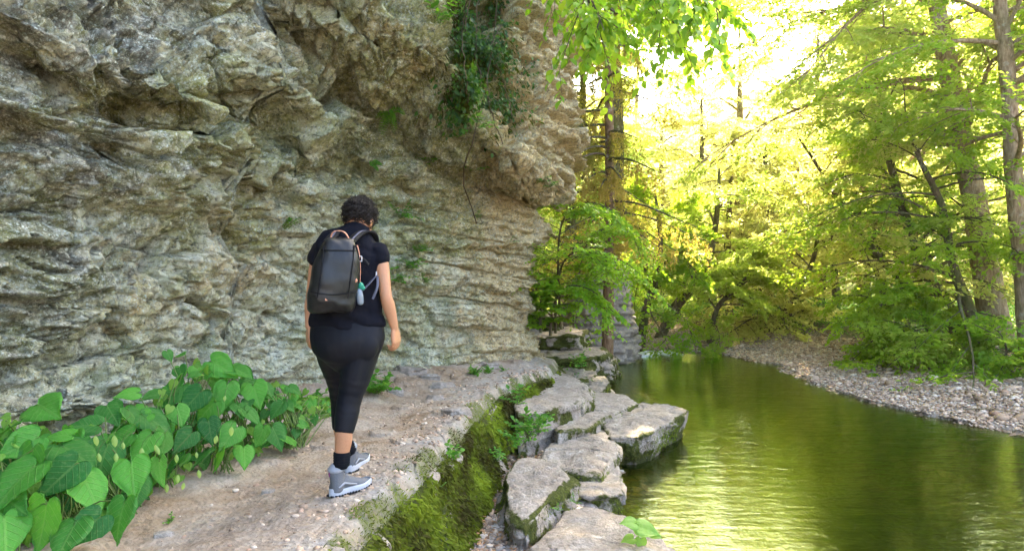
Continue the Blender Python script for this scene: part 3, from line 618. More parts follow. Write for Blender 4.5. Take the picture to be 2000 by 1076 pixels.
SLABS = [
 ('shore_slab', Zs([(1010,706),(1078,711),(1125,734),(1150,750),(1156,768),(1125,783),(1082,797),(1040,808),(1012,812),(1000,790),(990,745)], -.22), .45, 1, .02, 1.0, .7, 'long flat slab directly below the path rim at its far bend'),
 ('shore_slab', Zs([(1140,768),(1190,769),(1218,773),(1236,784),(1195,806),(1150,829),(1100,838),(1080,818),(1100,795)], -.43), .55, 2, .02, 1.0, .7, 'low mossy-edged slab between the long upper slab and the jutting one'),
 ('shore_slab', Zs([(1128,739),(1150,736),(1180,735),(1189,747),(1171,763),(1140,764)], -.45), .6, 3, .0, 1.0, .9, 'small block with a green mossy face at the water, farthest of the slabs'),
 ('shore_slab', Zs([(1256,786),(1300,790),(1337,800),(1311,819),(1273,840),(1240,847),(1201,846),(1184,826),(1218,797)], -.50), .42, 4, .22, 1.0, .75, 'big flat slab jutting farthest out over the river'),
 ('shore_slab', Zs([(1146,832),(1184,828),(1193,850),(1204,876),(1192,893),(1171,919),(1120,912),(1066,896),(1082,864)], -.55), .45, 5, .03, 1.0, .6, 'pale slab just inshore of the jutting slab'),
 ('shore_slab', Zs([(1096,906),(1175,923),(1203,908),(1209,960),(1180,966),(1150,967),(1112,957),(1090,930)], -.62), .4, 6, .03, 1.2, .65, 'square slab with a layered wet front, below the pale slab'),
 ('mossy_boulder', Zs([(1019,900),(1061,896),(1096,915),(1108,933),(1085,955),(1050,985),(1022,1003),(1000,985),(990,955),(997,922)], -.44), .42, 7, -.04, 1.6, .85, 'rounded boulder with pale top and mossy side beside the gravel gully'),
 ('shore_slab', Zs([(1100,999),(1158,986),(1218,1001),(1265,1022),(1290,1045),(1320,1090),(1335,1150),(1200,1180),(1060,1160),(1040,1070),(1075,1030)], -.58), .5, 8, .05, 1.3, .5, 'wide rough slab at the bottom edge of the photo'),
 ('shore_slab', Zs([(1068,1058),(1100,1040),(1128,1048),(1138,1085),(1110,1110),(1060,1100)], -.56), .2, 9, .0, 1.5, .3, 'small grey rock lying on the wide rough slab'),
 ('shore_slab', Zs([(1160,762),(1190,760),(1200,768),(1180,775),(1160,774)], -.6), .4, 14, .0, 1.5, .5, 'little rock awash behind the small mossy block'),
]
sv_all, sn_all = [], []
for nm, ol, dp, sd_, uc, ro, ms, lb in SLABS:
    ob, a_, b_ = slab(nm, ol, dp, sd_*10, uc, ro, ms, label=lb, cat='boulder' if 'boulder' in nm else 'rock slab', group=None if 'boulder' in nm else 'flat slabs along the water')
    n_ = int(min(9000, len(a_)*.7)); keep = fbm(a_[:, 0]*3, a_[:, 1]*3, a_[:, 2]*3, o=3, s=33) > -.15
    keep &= a_[:, 2] > WZ + .03
    if keep.sum() > 50:
        V_, F_, T_ = tufts(a_[keep], b_[keep], n_, .02, sd_, .9)
        m_ = MB().add(V_, F_, T_).build('moss', M_MOSS, ob, False); m_.data.transform(Matrix.Translation(-ob.location)); tag(m_, kind='stuff')
# submerged stones near the jutting slab
for i, (px, py, w_, h_) in enumerate([(1290, 868, .55, .4), (1262, 905, .5, .35), (1330, 850, .45, .3), (1250, 860, .5, .3), (1300, 910, .3, .3), (1235, 925, .35, .3)]):
    c = U(px, py, -1.0); a = np.linspace(0, 2*np.pi, 9)[:-1] + .3*i
    ol = np.stack([c[0] + w_*np.cos(a)*(1+.2*np.sin(3*a+i)), c[1] + h_*1.3*np.sin(a), a*0 - 1.0], 1)
    ob, _, _ = slab('river_stone', ol, .3, 300+i*10, -.03, 1.5, 0.0, label='submerged brown stone %s' % ['below the jutting slab, widest one', 'off the pale slab, close to the edge', 'out past the tip of the jutting slab', 'tucked under the jutting slab', 'small, alone off the undercut slab', 'small, by the square layered slab'][i], cat='stone', group='stones under water beside the slabs')
# mossy ledges upstream on the left bank
LED = [([(.35,11.0),(1.15,10.9),(1.35,11.6),(1.3,12.8),(.4,13.2),(-.2,12)], -.42, .6), ([(.2,12.2),(1.25,12.0),(1.75,12.8),(1.7,13.9),(.8,14.4),(-.1,13.6)], -.22, .75), ([(.3,13.2),(1.2,13.1),(1.5,14.2),(1.2,15.4),(.2,15.6),(-.3,14.4)], .08, .9), ([(1.3,13.3),(1.95,13.4),(2.15,14.3),(1.9,15.2),(1.3,15.1)], -.48, .5), ([(.2,14.2),(.9,14.1),(1.0,15.4),(.4,16.4),(-.4,15.6)], .42, .6)]
for i, (ol, z, dp) in enumerate(LED):
    ob, a_, b_ = slab('mossy_ledge', [(x, y, z) for x, y in ol], dp, 500+i*10, .0, 1.8, .95, cat='rock ledge', group='mossy ledges past the cliff corner', dense=.8,
        label=['nearest low mossy ledge below the cliff corner', 'broad mossy step with a pale brown top past the corner', 'upper mossy step under the green sapling', 'low mossy block at the edge of the rapids', 'highest small rock step under the sapling branches'][i])
    V_, F_, T_ = tufts(a_, b_, 5000, .03, 40+i, .9); m_ = MB().add(V_, F_, T_).build('moss', M_MOSS, ob, False); m_.data.transform(Matrix.Translation(-ob.location)); tag(m_, kind='stuff')
ob, a_, b_ = slab('rock_outcrop', [(2.2+.62*math.cos(t)*(1+.18*math.sin(3*t)), 17.1+.7*math.sin(t)*(1+.15*math.cos(2*t)), 1.45) for t in np.linspace(0, 6.283, 10)[:-1]], 2.3, 640, -.30, 3.2, .35, cat='rock', dense=.7, topcrown=.12, label='tall brown rock outcrop standing behind the saplings beyond the cliff corner')
# ------------------------------------------------------------------ pebbles
ICO = None
def ico():
    g = (1 + 5**.5) / 2; v = np.array([(-1,g,0),(1,g,0),(-1,-g,0),(1,-g,0),(0,-1,g),(0,1,g),(0,-1,-g),(0,1,-g),(g,0,-1),(g,0,1),(-g,0,-1),(-g,0,1)]) / math.sqrt(1+g*g)
    f = np.array([(0,11,5),(0,5,1),(0,1,7),(0,7,10),(0,10,11),(1,5,9),(5,11,4),(11,10,2),(10,7,6),(7,1,8),(3,9,4),(3,4,2),(3,2,6),(3,6,8),(3,8,9),(4,9,5),(2,4,11),(6,2,10),(8,6,7),(9,8,1)])
    return v, f
def pebbles(name, P, size, seed, mat, flat=(.35, .7), sink=.3):
    r = np.random.RandomState(seed); n = len(P); v, f = ico()
    sx = size * r.uniform(.7, 1.5, n); sy = size * r.uniform(.7, 1.2, n); sz = size * r.uniform(*flat, n); a = r.uniform(0, 6.28, n)
    V = v[None] * (1 + r.uniform(-.22, .22, (n, 12)))[..., None] * np.stack([sx, sy, sz], 1)[:, None]
    tx = r.normal(0, .2, n); V[..., 2] += V[..., 0]*tx[:, None]
    ca, sa = np.cos(a)[:, None], np.sin(a)[:, None]; x = V[..., 0]*ca - V[..., 1]*sa; y = V[..., 0]*sa + V[..., 1]*ca
    V = np.stack([x, y, V[..., 2]], -1) + P[:, None] + np.array([0, 0, sink])*sz[:, None, None]
    Fc = (f[None] + 12*np.arange(n)[:, None, None]).reshape(-1, 3); t = r.uniform(0, 1, n)
    C = np.repeat(np.stack([t, r.uniform(0, 1, n), t], 1), 12, 0)
    o = mesh(name, V.reshape(-1, 3), Fc, mat, None, False, {'tint': C}); tag(o, kind='stuff'); return o
def mat_pebble():
    s = NT('pebble'); P = s.pos(); r, g, b = s.sep(s.attr('tint'))[:3]; n = s.noise(P, 60, 4, .6)
    c = s.ramp(r, (0., (.17, .115, .07)), (.3, (.42, .29, .19)), (.75, (.60, .44, .32)), (1., (.72, .61, .48)))
    c = s.mix(s.ramp(g, (.8, 0.), (.95, .7)), c, (.38, .22, .14))
    c = s.mix(s.ramp(n, (.4, .3), (.6, 0.)), c, (.2, .17, .13))
    return s.done(s.princ(c, .9, None, .15))
M_PEB = mat_pebble()
r = np.random.RandomState(3)
def scat(n, x0, x1, y0, y1, f, seed):
    r = np.random.RandomState(seed); x = r.uniform(x0, x1, n); y = r.uniform(y0, y1, n); k = f(x, y) > r.uniform(0, 1, n); return x[k], y[k]
def fbank(x, y):
    z, d, o, rs = ground(x, y, True); return (d < .12) * (rs > .5) * ss(4.6, 3.2, o + .6*fbm(x*.6, y*.6, o=2, s=79)) * np.clip(9/y, .3, 1)
for nm, n, box, sz, sd_ in (('gravel', 110000, (3.5, 13, 6, 26), .019, 21), ('gravel', 14000, (3.5, 13, 8, 27), .036, 22), ('gravel', 500, (3.5, 12, 8, 26), .08, 23)):
    x, y = scat(n, *box, fbank, sd_); z = ground(x, y) + .01
    pebbles(nm, np.stack([x, y, z], 1), np.random.RandomState(sd_).uniform(.6, 1.4, len(x))*sz, sd_, M_PEB)
# gully between ledge and slabs: angular gravel
def fgul(x, y): return (x > np.interp(y, OU[:, 1], OU[:, 0]) + .1) * (x < np.interp(y, [3, 5, 6, 7, 8.5], [.1, .2, .45, .35, .3]))
x, y = scat(5200, -.8, 1.0, 2.6, 8.0, fgul, 31); z = ground(x, y) + .0
pebbles('gravel', np.stack([x, y, z], 1), np.random.RandomState(4).uniform(.3, 1.6, len(x))**2*.012, 31, M_PEB, (.4, 1.0))
# rubble on the path: along the rim and against the cliff and plants
qi = r.randint(60, 900, 5200); ww = np.where(r.rand(5200) < .42, r.beta(5, 1.6, 5200)*.98, np.where(r.rand(5200) < .5, r.uniform(.15, .5, 5200), r.uniform(.1, .98, 5200)))
wi = np.clip(np.searchsorted(wq, ww), 0, len(wq)-1); pp = np.stack([X[qi, wi] if False else PXY[qi, wi, 0], PXY[qi, wi, 1], Zp[qi, wi]], 1) + r.normal(0, .006, (5200, 3))*[1, 1, 0]
keep = (pp[:, 1] < 9.8) & (r.rand(5200) < .15 + .8*(np.abs(ww-.5) > .33))
pebbles('rubble', pp[keep], r.uniform(.3, 1.3, keep.sum())**2.5*.011+.002, 41, M_PEB, (.4, .9), .0)
# larger loose stones on the path
for i, (px, py, s_) in enumerate([(890, 800, .09), (864, 746, .08), (802, 736, .10), (836, 738, .08), (770, 757, .08), (524, 940, .03), (320, 1010, .035), (960, 716, .07), (850, 768, .05), (655, 1060, .03)]):
    c = U(px, py, .02); a = np.linspace(0, 2*np.pi, 8)[:-1] + i
    zz = path_z(c[0], c[1]); ol = np.stack([c[0] + s_*1.5*np.cos(a)*(1+.25*np.sin(2*a+i)), c[1] + s_*np.sin(a)*(1+.2*np.cos(3*a)), a*0 + zz + s_*.55], 1)
    slab('loose_stone', ol, s_*.8, 700+i*10, -s_*.15, min(1.0, s_*9), .0, cat='stone', group='loose stones on the path', topcrown=s_*.15,
        label='loose pale stone on the path ' + ['by the mossy rim, flat and wide', 'near the cliff foot, far bend', 'leaning at the cliff foot, beside the weeds', 'against the cliff foot, right of the weeds', 'behind the green weeds', 'by the edge of the big leaves, small and round', 'in front of the leaf bed, near the corner', 'by the cliff corner', 'halfway to the bend, low', 'at the bottom edge, tiny'][i])
# dry leaves in the gully
x, y = scat(2200, -.5, .9, 3.4, 8, lambda x, y: fgul(x, y)*.7, 51); z = ground(x, y) + .03
n = len(x); P = np.stack([x, y, z], 1); rr_ = np.random.RandomState(8); d = rr_.normal(0, 1, (n, 3))*[1, 1, .35]; d /= np.linalg.norm(d, axis=1)[:, None]; s_ = np.cross(d, [0, 0, 1]) + rr_.normal(0, .25, (n, 3)); L = rr_.uniform(.015, .032, n)[:, None]
V = np.stack([P - d*L, P + s_*L*.55 + [0, 0, .004], P + d*L, P - s_*L*.55 + [0, 0, .006]], 1).reshape(-1, 3); b = np.arange(n)[:, None]*4
M_DRY = mat_leaf('dry_leaf', (.22, .10, .045), (.36, .20, .10), .1)
t_ = rr_.rand(n)
o = mesh('fallen_leaves', V, np.concatenate([b+[[0, 1, 2]], b+[[0, 2, 3]]]), M_DRY, None, False, {'tint': np.repeat(np.stack([t_]*3, 1), 4, 0)}); tag(o, kind='stuff')
# rapids
r = np.random.RandomState(77); M_FOAM = mat_simple('foam', (.85, .88, .86), .4, .4)
n = 420; u = r.rand(n); x = 2.55 + 1.9*u + r.normal(0, .1, n); y = 17.6 + .9*u + r.normal(0, .28, n)
o = pebbles('foam', np.stack([x, y, np.full(n, WZ+.005)], 1), r.uniform(.02, .07, n), 78, M_FOAM, (.2, .5))
# ================================================================== trees
LEAFSETS = {}
GOLD_GLOW = mat_leaf('leaf_gold_glow', (.30, .32, .03), (.48, .44, .07), .6, ((.72, .76, .24), (.92, .88, .36)), .5, .25)  # leaf colour brightened and paled to paint in the sun glow on far trees
LIME = mat_leaf('leaf_lime', (.16, .29, .012), (.32, .42, .02), .6, ((.48, .66, .10), (.76, .80, .20)), .45, .3)
MID = mat_leaf('leaf_green', (.08, .21, .012), (.22, .36, .015), .55, ((.34, .58, .03), (.64, .74, .07)), .45, .3)
BARK = mat_bark('bark_brown', (.055, .04, .028), (.17, .125, .085), .55)
BARKP = mat_bark('bark_pale', (.16, .10, .06), (.43, .31, .21), .25)
def leaf_cloud(P, Dm, N, L, W, tr, fold=.15):
    """kite leaves: base points P, directions Dm, face normals N, lengths L"""
    n = len(P); L = L[:, None]; S = np.cross(Dm, N); S /= (np.linalg.norm(S, axis=1)[:, None] + 1e-9); Nn_ = np.cross(S, Dm)
    V = np.stack([P, P + Dm*L*.45 + S*L*W + Nn_*L*fold, P + Dm*L - Nn_*L*.12, P + Dm*L*.45 - S*L*W + Nn_*L*fold], 1)
    b = np.arange(n)[:, None]*4; return V.reshape(-1, 3), np.concatenate([b+[[0, 1, 2]], b+[[0, 2, 3]]]), np.repeat(tr, 4, 0)
def grow(pts, rad, seed, limbs=26, h0=.25, L0=3.2, leaf=.075, nsub=9, ntw=7, nlf=11, up=.6, az=None, azw=3.14, dens=1.0, droop=.42, taper=.3, arrays=False):
    """trunk polyline -> branch pieces + leaf arrays.  Leaves lie in flat tiers as on a beech."""
    r = np.random.RandomState(seed); pts = np.asarray(pts, float); tp = spline(pts, 40); H = len(tp)
    B = MB(); rr = np.interp(np.linspace(0, 1, H), np.linspace(0, 1, len(rad)), rad)
    v, f = tube(tp, rr, 12, .12); T = MB().add(v, f)
    LP, LD, LN = [], [], []
    for i in range(limbs):
        t = h0 + (1 - h0) * ((i + r.uniform(.1, .9)) / limbs); k = min(H - 2, int(t * (H - 1))); p0 = tp[k]
        a = r.uniform(0, 6.283) if az is None else az + r.uniform(-azw, azw)
        L = L0 * (1 - taper * (t - h0) / (1 - h0)) * r.uniform(.5, 1.3); el = up + r.normal(0, .32) + .5 * (t > .9)
        d = np.array([math.cos(a)*math.cos(el), math.sin(a)*math.cos(el), math.sin(el)])
        m = 9; q = np.linspace(0, 1, m)[:, None]
        side = np.array([-math.sin(a), math.cos(a), 0])
        path = p0 + d*L*q + np.array([0, 0, -1])*droop*L*q**2 + side * L*.10*np.sin(q*r.uniform(3, 7) + r.uniform(0, 6)) * q
        r0 = max(.012, rr[k] * .42 * (.6 + .4*L/L0)); v, f = tube(path, np.linspace(r0, .006, m), 6); B.add(v, f)
        plane_n = np.array([r.normal(0, .3), r.normal(0, .3), 1.]); plane_n /= np.linalg.norm(plane_n)
        for j in range(nsub):
            u = .18 + .82 * (j + r.rand()) / nsub; kk = u * (m - 1); k0 = int(min(kk, m - 2)); b0 = path[k0] + (path[k0+1] - path[k0]) * (kk - k0)
            td = path[k0+1] - path[k0]; td /= np.linalg.norm(td); sd2 = np.cross(plane_n, td) * (1 if j % 2 else -1)
            l2 = L * .42 * (1.15 - .7*u) * r.uniform(.7, 1.3); d2 = td*r.uniform(.5, .9) + sd2*r.uniform(.6, 1.) + np.array([0, 0, r.normal(.04, .24)]); d2 /= np.linalg.norm(d2)
            q2 = np.linspace(0, 1, 5)[:, None]; p2 = b0 + d2*l2*q2 + np.array([0, 0, -.18])*l2*q2**2
            v, f = tube(p2, np.linspace(max(.006, r0*.3), .003, 5), 4); B.add(v, f)
            for g in range(ntw):
                u3 = .1 + .9*(g + r.rand())/ntw; b3 = b0 + d2*l2*u3 + np.array([0, 0, -.18])*l2*u3**2
                s3 = np.cross(plane_n, d2) * (1 if g % 2 else -1); d3 = d2*r.uniform(.4, 1.) + s3*r.uniform(.4, 1.); d3[2] += r.normal(-.05, .12); d3 /= np.linalg.norm(d3)
                l3 = .45 * r.uniform(.5, 1.2) * (L0/3.2)**.5; nl = max(2, int(nlf * dens * 1.05))
                w = (np.arange(nl) + .5) / nl; s4 = np.cross(plane_n, d3); sg_ = np.where(np.arange(nl) % 2, 1, -1)[:, None]
                LP.append(b3 + d3*l3*w[:, None] + r.normal(0, .02, (nl, 3)) + np.array([0, 0, -.12])*l3*w[:, None]**2)
                LD.append(d3[None]*.7 + s4[None]*sg_*.9 + r.normal(0, .25, (nl, 3)) + np.array([0, 0, -.15]))
                LN.append(plane_n[None] + r.normal(0, .45, (nl, 3)))
    P = np.concatenate(LP); Dm = np.concatenate(LD); N = np.concatenate(LN); Dm /= np.linalg.norm(Dm, axis=1)[:, None]
    n = len(P); Ls = leaf * 1.25 * r.uniform(.55, 1.2, n)
    t = np.clip(r.rand(n)*.6 + .4*(.5+.9*fbm(P[:, 0]*.9, P[:, 1]*.9, P[:, 2]*.9, o=2, s=seed)), 0, 1)
    return T, B, leaf_cloud(P, Dm, N, Ls, .34, np.stack([t]*3, 1))
def tree(name, pts, rad, seed, leafmat, barkmat, label, cat='tree', group=None, base=None, **kw):
    pts = np.asarray(pts, float); base = pts[0] if base is None else np.asarray(base)
    T, B, (v, f, c) = grow(pts - base, rad, seed, **kw)
    root = empty(name, tuple(base)); tag(root, label, cat, group)
    T.build('trunk', barkmat, root); B.build('branches', barkmat, root)
    cr = MB().add(v, f, c).build('crown', leafmat, root, False)
    return root
def copy_tree(root, loc, rz, sc_, label, group):
    r2 = root.copy(); COL.objects.link(r2); r2.location = loc; r2.rotation_euler = (0, 0, rz); r2.scale = (sc_, sc_, sc_); r2['label'] = label; r2['group'] = group
    for ch in root.children:
        c = ch.copy(); COL.objects.link(c); c.parent = r2
    return r2
def gz(x, y): return float(ground(np.array([x]), np.array([y]))[0])
def line(px, Y):
    """trunk polyline from photo pixels, with a depth for each point; foot set on the ground"""
    out = []
    for i, (a, b) in enumerate(px):
        y = Y if np.isscalar(Y) else Y[i]; out.append(At(a, b, y))
    out = np.array(out); out[0, 2] = gz(out[0, 0], out[0, 1]) - .1
    return out
RG = 'trees on the right bank'
tree('beech_tree', line([(1950, 690), (1930, 560), (1892, 340), (1862, 190), (1832, 20), (1815, -150), (1800, -420)], 15.0), [.34, .27, .22, .20, .17, .13, .05], 101, LIME, BARKP,
     'big right-bank tree with pale patchy trunk leaning left, thickest of all', group=RG, limbs=34, h0=.36, L0=4.6, leaf=.10, nsub=10, ntw=8, nlf=11)
tree('beech_tree', line([(2012, 660), (2000, 520), (1982, 380), (1974, 240), (1965, 120), (1952, 0), (1940, -200), (1935, -380)], 13.0), [.2, .17, .15, .14, .13, .12, .09, .04], 102, MID, BARKP,
     'slim upright trunk at the right edge with a branch forking off near the top', group=RG, limbs=30, h0=.34, L0=3.8, leaf=.09, nsub=9, ntw=8, nlf=11)
tree('beech_tree', line([(1880, 670), (1850, 600), (1800, 510), (1760, 400), (1735, 300), (1715, 180)], 15.8), [.17, .14, .12, .10, .08, .03], 103, LIME, BARK,
     'dark trunk leaning left beside the biggest right-bank tree', group=RG, limbs=26, h0=.3, L0=3.8, leaf=.09, nsub=9, ntw=7, nlf=11)
tree('beech_tree', line([(1925, 680), (1900, 620), (1862, 520), (1838, 400), (1800, 320), (1770, 240)], 14.3), [.13, .11, .09, .07, .05, .02], 104, MID, BARK,
     'thin dark sapling curving up between two leaning trunks', group=RG, limbs=20, h0=.25, L0=3.0, leaf=.085, nsub=8, ntw=7, nlf=10)
tree('beech_tree', line([(1870, 660), (1800, 590), (1715, 500), (1650, 410), (1600, 330), (1560, 270)], 16.5), [.10, .08, .07, .055, .04, .02], 105, GOLD_GLOW, BARK,
     'long thin stem slanting far left over the gravel bank', group=RG, limbs=18, h0=.2, L0=2.6, leaf=.085, nsub=8, ntw=7, nlf=10)
tree('beech_tree', [(12.5, 21, gz(12.5, 21)), (11.5, 20.8, 4), (10.6, 20.5, 9), (10.2, 20.5, 15)], [.3, .24, .18, .05], 106, GOLD_GLOW, BARKP,
     'tall glow-tinted tree standing just behind the leaning trunks', group=RG, limbs=36, h0=.12, L0=5.2, leaf=.11, nsub=10, ntw=8, nlf=11, taper=.45)
tree('beech_tree', [(16.5, 18, gz(16.5, 18)), (16, 17.5, 5), (15, 17, 10), (14.5, 17, 16)], [.3, .24, .18, .05], 107, MID, BARK,
     'dense dark-green tree filling the gap behind the right-edge trunk', group=RG, limbs=34, h0=.1, L0=4.8, leaf=.11, nsub=10, ntw=7, nlf=11)
# low spreading branches over the gravel
tree('beech_sapling', line([(1830, 690), (1815, 650), (1790, 620), (1750, 600), (1700, 590)], 14.6), [.05, .04, .03, .02, .01], 108, MID, BARK,
     'low spreading young beech whose tiers hang over the gravel bank', group=RG, limbs=18, h0=.12, L0=2.0, leaf=.085, nsub=8, ntw=7, nlf=10, up=.1)
tree('beech_sapling', line([(1955, 760), (1950, 720), (1965, 690), (1960, 660)], 12.4), [.03, .025, .02, .01], 109, MID, BARK,
     'bushy dark-green young beech at the right edge by the gravel', group=RG, limbs=16, h0=.08, L0=1.2, leaf=.08, nsub=8, ntw=6, nlf=9, up=.2)
tree('beech_sapling', line([(1885, 715), (1870, 690), (1840, 670), (1800, 655)], 13.6), [.04, .03, .02, .01], 110, LIME, BARK,
     'low leafy sapling below the leaning trunks, middle of the bushes', group=RG, limbs=16, h0=.05, L0=1.5, leaf=.08, nsub=8, ntw=6, nlf=9, up=.15)
# far bank
FG = 'slender trees on the far bank'
def far(px, Y, rad, seed, mat, label, **kw):
    k = dict(limbs=20, h0=.3, L0=2.8, leaf=.10, nsub=8, ntw=7, nlf=10); k.update(kw)
    return tree('beech_tree', line(px, Y), rad, seed, mat, BARK, label, group=FG, **k)
far([(1285, 648), (1320, 600), (1355, 555), (1385, 500), (1400, 420), (1405, 330)], 21, [.17, .15, .13, .11, .08, .03], 121, LIME, 'stout trunk leaning right over the far dirt path')
far([(1385, 675), (1392, 635), (1405, 595), (1440, 560), (1480, 520)], 19.5, [.10, .08, .07, .05, .02], 122, LIME, 'dark forked young tree at the water end, leaning right', limbs=16, h0=.4, L0=2.0)
far([(1425, 655), (1424, 600), (1420, 500), (1425, 400), (1430, 290)], 24, [.15, .13, .12, .09, .03], 123, GOLD_GLOW, 'straight slender trunk behind the dark forked young tree')
far([(1250, 655), (1262, 600), (1280, 550), (1290, 470), (1280, 380)], 19.5, [.13, .11, .09, .07, .03], 124, MID, 'short dark trunk on the bank left of the leaning one', limbs=18, L0=2.2)
far([(1470, 665), (1500, 640), (1545, 590), (1590, 500), (1600, 400)], 21, [.13, .11, .09, .07, .03], 125, GOLD_GLOW, 'low bent stem spreading over the back of the gravel', h0=.15, limbs=22, L0=2.8)
far([(1630, 640), (1632, 560), (1620, 460), (1612, 330), (1600, 230)], 27, [.16, .14, .12, .09, .04], 126, GOLD_GLOW, 'upright pale-lit trunk beyond the gravel bank', L0=3.4)
far([(1560, 640), (1565, 560), (1550, 460), (1560, 380), (1555, 280)], 29, [.15, .13, .11, .08, .03], 127, GOLD_GLOW, 'thin upright trunk in the glow beyond the gravel', L0=3.4)
far([(1500, 640), (1505, 560), (1490, 470), (1500, 380), (1490, 300)], 30, [.15, .13, .11, .08, .03], 128, GOLD_GLOW, 'thin trunk in the brightest part of the glow', L0=3.4)
far([(1720, 650), (1722, 560), (1700, 440), (1690, 300), (1670, 150)], 24, [.2, .17, .14, .11, .04], 129, GOLD_GLOW, 'golden tree behind the slanting stem', L0=3.8, limbs=26)
# masses behind: copies of three kinds
rr3 = np.random.RandomState(5)
protoA = tree('beech_tree', [(7, 38, gz(7, 38)), (7.2, 38, 4), (6.9, 38, 8), (7, 38, 13)], [.28, .22, .16, .04], 131, GOLD_GLOW, BARK, 'golden tree straight above the far end of the river', group='wood behind the far bank', limbs=30, h0=.1, L0=4.6, leaf=.15, nsub=9, ntw=7, nlf=9)
protoB = tree('beech_tree', [(2.5, 27, gz(2.5, 27)), (2.3, 27, 4), (2.8, 27, 8), (2.6, 27, 12.5)], [.26, .2, .14, .04], 132, LIME, BARK, 'lime-green tree rising behind the cliff corner', group='wood behind the far bank', limbs=30, h0=.06, L0=4.2, leaf=.13, nsub=9, ntw=7, nlf=10)
spots = [(12, 36, 'A'), (17, 33, 'A'), (10, 46, 'A'), (3, 48, 'A'), (18, 44, 'A'), (24, 36, 'A'), (27, 28, 'A'), (22, 25, 'B'), (-1, 36, 'B'), (4.5, 33, 'B'), (-4, 44, 'B'), (26, 46, 'A'), (15, 54, 'A'), (6, 58, 'A'), (32, 40, 'A'), (26, 19, 'B'), (22, 12, 'B'), (-1.5, 25, 'B'), (34, 30, 'A'), (0.2, 21, 'B')]
NM = ['%s tree %s' % p for p in [('golden', 'right of the one above the river end'), ('golden', 'behind the upright pale-lit trunk'), ('hazy golden', 'in the second row, near the sky gap'), ('hazy golden', 'far up the valley, left of the sky gap'), ('golden', 'in the second row behind the thin trunks'), ('golden', 'deep in the wood, right of the glow'), ('golden', 'behind the leaning right-bank trunks, farther back'), ('lime-green', 'between the right-bank trunks, half hidden'), ('lime-green', 'up the slope behind the cliff'), ('lime-green', 'beyond the far dirt path'), ('lime-green', 'high up the left slope'), ('hazy golden', 'far behind the leaning trunks'), ('hazy golden', 'farthest back under the sky gap'), ('hazy golden', 'farthest back, left of the sky gap'), ('golden', 'deep in the wood at the right'), ('green', 'behind the right-edge trunk, low'), ('green', 'right beside the right-edge trunk, partly out of the photo'), ('green', 'on the steep slope behind the cliff corner'), ('golden', 'at the far right, behind everything'), ('green', 'just past the cliff corner above the mossy ledges')]]
for (x, y, k), lb in zip(spots, NM):
    copy_tree(protoA if k == 'A' else protoB, (x, y, gz(x, y) - .1), rr3.uniform(0, 6.28), rr3.uniform(.85, 1.2) * (.62 if (x, y) == (0.2, 21) else .8 if x < 11 and k == 'A' else 1), lb, 'wood behind the far bank')

for x, y, k_, lb in [(8.6, 31, .78, 'lower golden tree right under the white sky gap'), (13.9, 31, 1.02, 'tall golden tree forming the right edge of the sky gap'), (11.2, 30, .66, 'small golden tree beneath the right side of the sky gap')]:
    copy_tree(protoA, (x, y, gz(x, y) - .1), rr3.uniform(0, 6.28), k_, lb, 'wood behind the far bank')
# ------------------------------------------------------------------ trees over the cliff corner
BRIGHT = mat_leaf('leaf_bright', (.10, .25, .012), (.24, .40, .025), .5, ((.32, .60, .02), (.55, .72, .04)), .4, .35)
tree('beech_tree', [(-2.2, 7.5, 7.2), (-1.6, 7.4, 8.2), (-.6, 7.2, 9.6), (.6, 7.0, 10.8)], [.2, .17, .13, .05], 141, BRIGHT, BARKP,
     'beech on the cliff top whose bright big-leaved boughs hang over the river', limbs=9, h0=.3, L0=2.6, leaf=.105, nsub=8, ntw=6, nlf=7, up=.5, az=-.1, azw=1.5, droop=.3, taper=.1)
